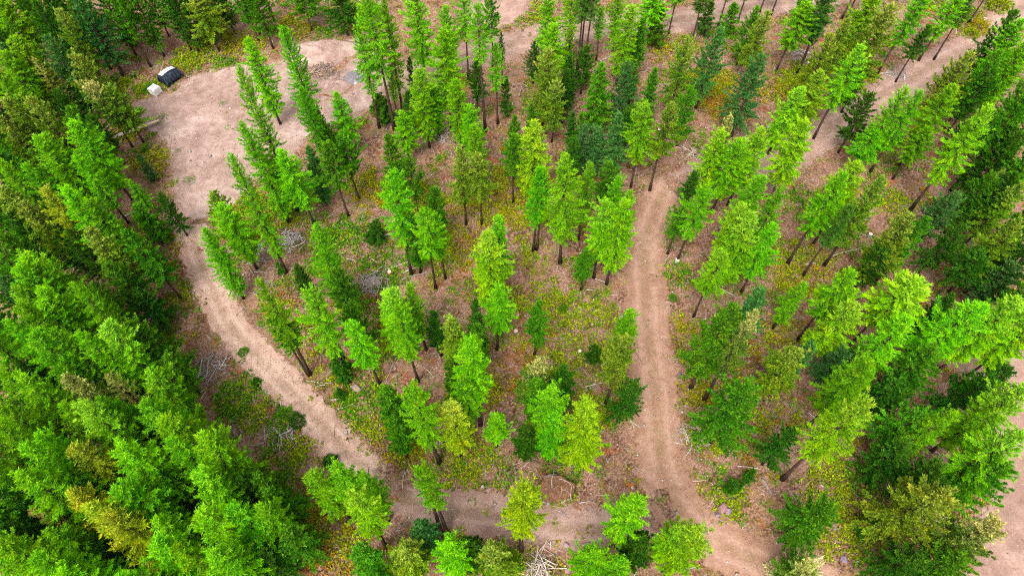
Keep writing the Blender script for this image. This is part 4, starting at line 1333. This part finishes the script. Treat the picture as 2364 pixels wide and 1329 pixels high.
b = MB()
for k in range(6):
    a = k * 1.047
    b.tube([(0, 0, -.05), (.25 * math.cos(a), .25 * math.sin(a), .35), (.5 * math.cos(a + .3), .5 * math.sin(a + .3), .75)], [.035, .025, .01], 5)
STEMS = b.mesh('stems', M_limb, True)
BUSH = {k: bush_mesh(i + 1, PAL[k]) for i, k in enumerate('gyod')}
BUSH['t'] = bush_mesh(21, PAL['g'], 260, (.10, .26), (.05, .1))
BUSH['s'] = bush_mesh(9, (.52, .48, .22), 1300, (.25, .5), (.03, .06))
for i, (px, py, rad, h, k, lab) in enumerate([
    (2305, 14, 1.5, 1.5, 'y', 'yellow-green bush in the far corner by the side road'),
    (2262, 62, 1.5, 1.0, 'o', 'golden yellow bush beside the side road near the white rock'),
    (2245, 78, .9, .8, 'y', 'small yellow-green bush left of the golden bush'),
    (867, 548, .95, 1.2, 'd', 'dark round bush beside a thick white pole in the loop'),
    (333, 345, .45, .5, 'g', 'small round green bush beside the pink clearing'),
    (435, 415, .7, .45, 't', 'low green bush in the pink clearing mouth'),
    (408, 345, .4, .35, 't', 'tiny green tuft on the pink clearing'),
    (345, 202, .95, .5, 'g', 'low green bush behind the white crate'),
    (290, 190, .8, .5, 'y', 'yellow-green bush left of the white crate'),
    (372, 270, .7, .45, 't', 'low green bush at the end of the pale felled pole'),
    (510, 237, .5, .3, 't', 'faint green tuft in the middle of the pink clearing'),
    (755, 80, .6, .4, 't', 'small green bush on top of the dirt mound bank'),
    (762, 1064, .7, .8, 'd', 'dark green bush at the outer edge of the curved track'),
    (685, 970, .8, .5, 'd', 'dark green low bush along the curved track by the sticks'),
    (660, 955, .7, .45, 'g', 'green low bush along the curved track above the sticks'),
    (560, 810, .5, .4, 'g', 'upper green bush beside the curved track'),
    (590, 880, .5, .4, 'd', 'small dark bush beside the curved track, below others'),
    (785, 912, .55, .9, 'g', 'round vivid green bush left of the pinkish boulder'),
    (1300, 712, .5, .6, 'g', 'small upright green bush in the open loop'),
    (1555, 685, .45, .4, 'g', 'small green bush at the straight track edge'),
    (2316, 842, .6, .6, 'g', 'round green bush alone on the lower right clearing'),
    (1850, 1320, 1.5, 1.4, 's', 'pale dry straw-coloured bush at the bottom by the straight track'),
    (1800, 1325, 1.0, 1.0, 's', 'smaller dry straw-coloured bush left of the pale one'),
    (1700, 1120, .5, .9, 'd', 'dark rounded bush below the crossed stems'),
    (1545, 1260, .5, .35, 't', 'faint low bush on the track below the junction'),
]):
    x, y = on_plane(px, py, .3)
    root = empty('bush', (x, y, gz1(x, y)), i * 1.1)
    o = bpy.data.objects.new('foliage', BUSH[k])
    o.scale = (rad, rad * .85, h)
    link(o, root)
    o = bpy.data.objects.new('stems', STEMS)
    o.scale = (rad, rad * .85, h)
    link(o, root)
    tag(root, lab, 'bush', 'bushes')

# ---------------------------------------------------------------- black tarpaulin over a load, by the clearing
M_tarp = NT('black_tarpaulin')
M_tarp = M_tarp.finish(M_tarp.ramp(M_tarp.noise(3, 4, .6), [(.3, (.006, .010, .018)), (.7, (.018, .03, .05))]), .42, M_tarp.noise(5, 4, .6), .12, .3)
f0, f1 = on_plane(391, 199), on_plane(421, 178)
ang = math.atan2(f1[1] - f0[1], f1[0] - f0[0])
Lt = math.hypot(f1[0] - f0[0], f1[1] - f0[1]) * 1.12
mid = ((f0[0] + f1[0]) / 2, (f0[1] + f1[1]) / 2)
Wt, Ht = 1.7, 1.05
ctr = (mid[0] - math.sin(ang) * Wt * .5, mid[1] + math.cos(ang) * Wt * .5)
root = empty('covered_load', (ctr[0], ctr[1], gz1(*ctr) + .045), ang)
tag(root, 'black tarpaulin draped over a long load at the edge of the clearing', 'tarp')
r = np.random.default_rng(4)
nu, nv = 40, 30
v, f = [], []
for j in range(nv):
    for i in range(nu):
        u, w = i / (nu - 1) * 2 - 1, j / (nv - 1) * 2 - 1
        x = u * (Lt / 2 + .12)
        y = w * (Wt / 2 + .12)
        ex = min(1, (1 - abs(u)) / .10)
        ey = min(1, (1 - abs(w)) / .42)
        top = Ht * (.86 + .14 * math.cos(u * 2.0)) * min(1, ex) ** .5 * (ey ** .55)
        fold = .05 * math.sin(u * 17 + w * 3) * (1 - ey) + .02 * math.sin(u * 31)
        hem = (.10 * math.sin(u * 14 + 1) + .06 * math.sin(u * 33)) * (1 if abs(w) > .95 else 0)
        hx = (.10 * math.sin(w * 12)) * (1 if abs(u) > .96 else 0)
        v.append((x + hx * (1 if u > 0 else -1), y + (hem + fold) * (1 if w > 0 else -1), max(top, .012 + .02 * abs(math.sin(i * 1.7 + j)))))
for j in range(nv - 1):
    for i in range(nu - 1):
        f.append((j * nu + i, j * nu + i + 1, (j + 1) * nu + i + 1, (j + 1) * nu + i))
b = MB()
b.add(v, f)
o = b.build('tarpaulin', M_tarp, root, True)
sol = o.modifiers.new('thickness', 'SOLIDIFY')
sol.thickness = .008
M_strip = make_plain('painted_sheen', (.62, .62, .66), (.80, .80, .84), 3, .4, .01, .4)  # raised pale strips stand in for sky reflected on the tarpaulin's folds
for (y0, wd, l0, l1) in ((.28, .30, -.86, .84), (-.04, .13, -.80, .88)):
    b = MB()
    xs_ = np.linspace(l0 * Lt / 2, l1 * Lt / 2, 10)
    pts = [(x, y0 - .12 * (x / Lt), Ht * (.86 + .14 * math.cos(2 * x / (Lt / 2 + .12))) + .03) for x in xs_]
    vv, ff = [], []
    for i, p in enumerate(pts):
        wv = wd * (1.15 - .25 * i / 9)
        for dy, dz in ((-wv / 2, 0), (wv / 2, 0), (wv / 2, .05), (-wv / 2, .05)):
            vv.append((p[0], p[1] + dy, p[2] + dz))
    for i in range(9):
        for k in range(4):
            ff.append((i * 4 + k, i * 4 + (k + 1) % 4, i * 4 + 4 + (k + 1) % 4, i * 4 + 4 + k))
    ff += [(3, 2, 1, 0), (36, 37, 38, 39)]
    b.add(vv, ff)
    tag(b.build('sheen_strip', M_strip, root), 'pale strip painted as sky sheen along the top of the tarpaulin')

# ---------------------------------------------------------------- white crate
M_white = make_plain('white_panel', (.60, .61, .58), (.78, .79, .75), 2.5, .6, .01, .3)
M_dark = make_plain('panel_gap', (.16, .15, .13), (.22, .21, .19), 5)  # dark core colour seen in the joints between panels
x, y = on_plane(362, 216)
root = empty('white_crate', (x, y, gz1(x, y) + .045), R_(-28))
tag(root, 'white panelled crate beside the black tarpaulin', 'crate')
S, Hc = .92, .85
b = MB()
b.box((0, 0, Hc / 2 + .06), (S - .06, S - .06, Hc - .12))
b.build('core', M_dark, root)
for k in range(4):
    a = k * math.pi / 2
    for s in (-1, 1):
        for z in (.27, .64):
            b = MB()
            c = Matrix.Rotation(a, 3, 'Z') @ Vector((s * S * .243, -S / 2 + .01, z))
            b.box(c, (S * .455, .05, .34), a)
            b.build('side_panel', M_white, root)
    b = MB()
    c = Matrix.Rotation(a, 3, 'Z') @ Vector((S / 2, S / 2, 0))
    b.box((c.x, c.y, Hc / 2), (.09, .09, Hc), a)
    b.build('corner_post', M_white, root)
for i in (-1, 1):
    for j in (-1, 1):
        b = MB()
        b.box((i * S * .245, j * S * .245, Hc + .02), (S * .47, S * .47, .05))
        b.build('lid_panel', M_white, root)
for i in (-1, 0, 1):
    b = MB()
    b.box((i * S * .42, 0, .04), (.12, S, .07))
    b.build('skid', M_wood, root).color = (.7, .6, .48, 1)

# ---------------------------------------------------------------- uprooted root plate
M_soil = NT('root_soil')
M_soil = M_soil.finish(M_soil.ramp(M_soil.noise(6, 5, .75), [(.3, (.07, .035, .02)), (.5, (.18, .09, .05)), (.72, (.32, .18, .105))]), .97, M_soil.noise(9, 5, .7), .1, .1)
x, y = on_plane(1283, 1133)
root = empty('root_plate', (x, y, gz1(x, y)))
tag(root, 'upturned brown root plate with stones below, beside the track junction', 'root plate')
r = np.random.default_rng(12)
v, f = [], []
nr, na = 10, 40
tilt = R_(24)
Rp = (1.42, 1.1)
ph = r.uniform(0, 6, 4)


def plate(q, a, dz=0.0):
    wob = 1 + .09 * math.sin(3 * a + ph[0]) + .06 * math.sin(7 * a + ph[1])
    px_, py_ = q * Rp[0] * wob * math.cos(a), q * Rp[1] * wob * math.sin(a)
    zz = .16 * math.sin(px_ * 2.3 + 1) * math.cos(py_ * 2.9) * (1 - q * .5) + .10 * (1 - q * q) + dz
    return (px_, py_ * math.cos(tilt) - zz * math.sin(tilt), .62 + py_ * math.sin(tilt) + zz * math.cos(tilt))


v.append(plate(0, 0))
for i in range(1, nr + 1):
    for k in range(na):
        p = plate(i / nr, 2 * math.pi * k / na)
        v.append((p[0], p[1], p[2] + r.normal(0, .022)))
for k in range(na):
    p = v[1 + (nr - 1) * na + k]
    v.append((p[0] * .97, p[1] * .97, p[2] - .28 + r.normal(0, .04)))
for k in range(na):
    p = v[1 + (nr - 1) * na + k]
    v.append((p[0] * .7, p[1] * .7, -.05))
for k in range(na):
    f.append((0, 1 + k, 1 + (k + 1) % na))
for i in range(nr + 1):
    for k in range(na):
        a, b_ = 1 + i * na + k, 1 + i * na + (k + 1) % na
        f.append((a, a + na, b_ + na, b_))
b = MB()
b.add(v, f)
b.build('soil_plate', M_soil, root, True)
for k, (a, q, s) in enumerate([(3.95, .96, .30), (4.25, 1.0, .34), (4.6, 1.0, .30), (4.95, .98, .36), (5.25, .98, .26), (3.7, 1.0, .2), (5.5, 1.0, .2)]):
    p = plate(q, a)
    o = bpy.data.objects.new('stone', ROCKS[k % 6])
    o.location = (p[0], p[1] + .02, p[2] - .26)
    o.scale = (s, s * .7, s * .8)
    o.rotation_euler = (0, 0, k)
    o.color = (.75, .72, .80, 1)
    link(o, root)
for pts, rad, c in [
    ([(.35, .0), (.9, -.2), (1.25, -.9), (1.2, -1.5)], .022, (.75, .6, .5)), ([(.2, .8), (.7, .75), (1.05, .3), (1.12, -.3), (1.1, -.85)], .03, (.8, .68, .6)),
    ([(-.35, .1), (-.33, .6), (-.2, 1.25), (-.22, 1.8)], .045, (.6, .55, .52)), ([(-1.7, 1.25), (-1.1, .95), (-.4, 1.1), (.1, 1.12)], .035, (.45, .4, .4)),
    ([(.45, .3), (.4, -.2), (.25, -.7)], .018, (.8, .6, .5)), ([(.3, .35), (-.05, .1), (-.3, .08)], .016, (.85, .68, .58)), ([(-.9, .85), (-.3, .92), (.35, .95)], .028, (.5, .44, .42)),
]:
    b = MB()
    pp = []
    for (px_, py_) in pts:
        q = math.hypot(px_ / Rp[0], py_ / Rp[1])
        a = math.atan2(py_ / Rp[1], px_ / Rp[0])
        w = plate(min(q, 1.0), a)
        if q > 1:
            w = (px_, py_ * math.cos(tilt), max(w[2] - (q - 1) * .5, .1))
        pp.append((w[0], w[1], w[2] + .035))
    pp = [tuple(x_) for x_ in resample(np.array(pp), .12)]
    b.tube(pp, list(np.linspace(rad, rad * .45, len(pp))), 6)
    b.build('root', M_wood, root, True).color = (*c, 1)
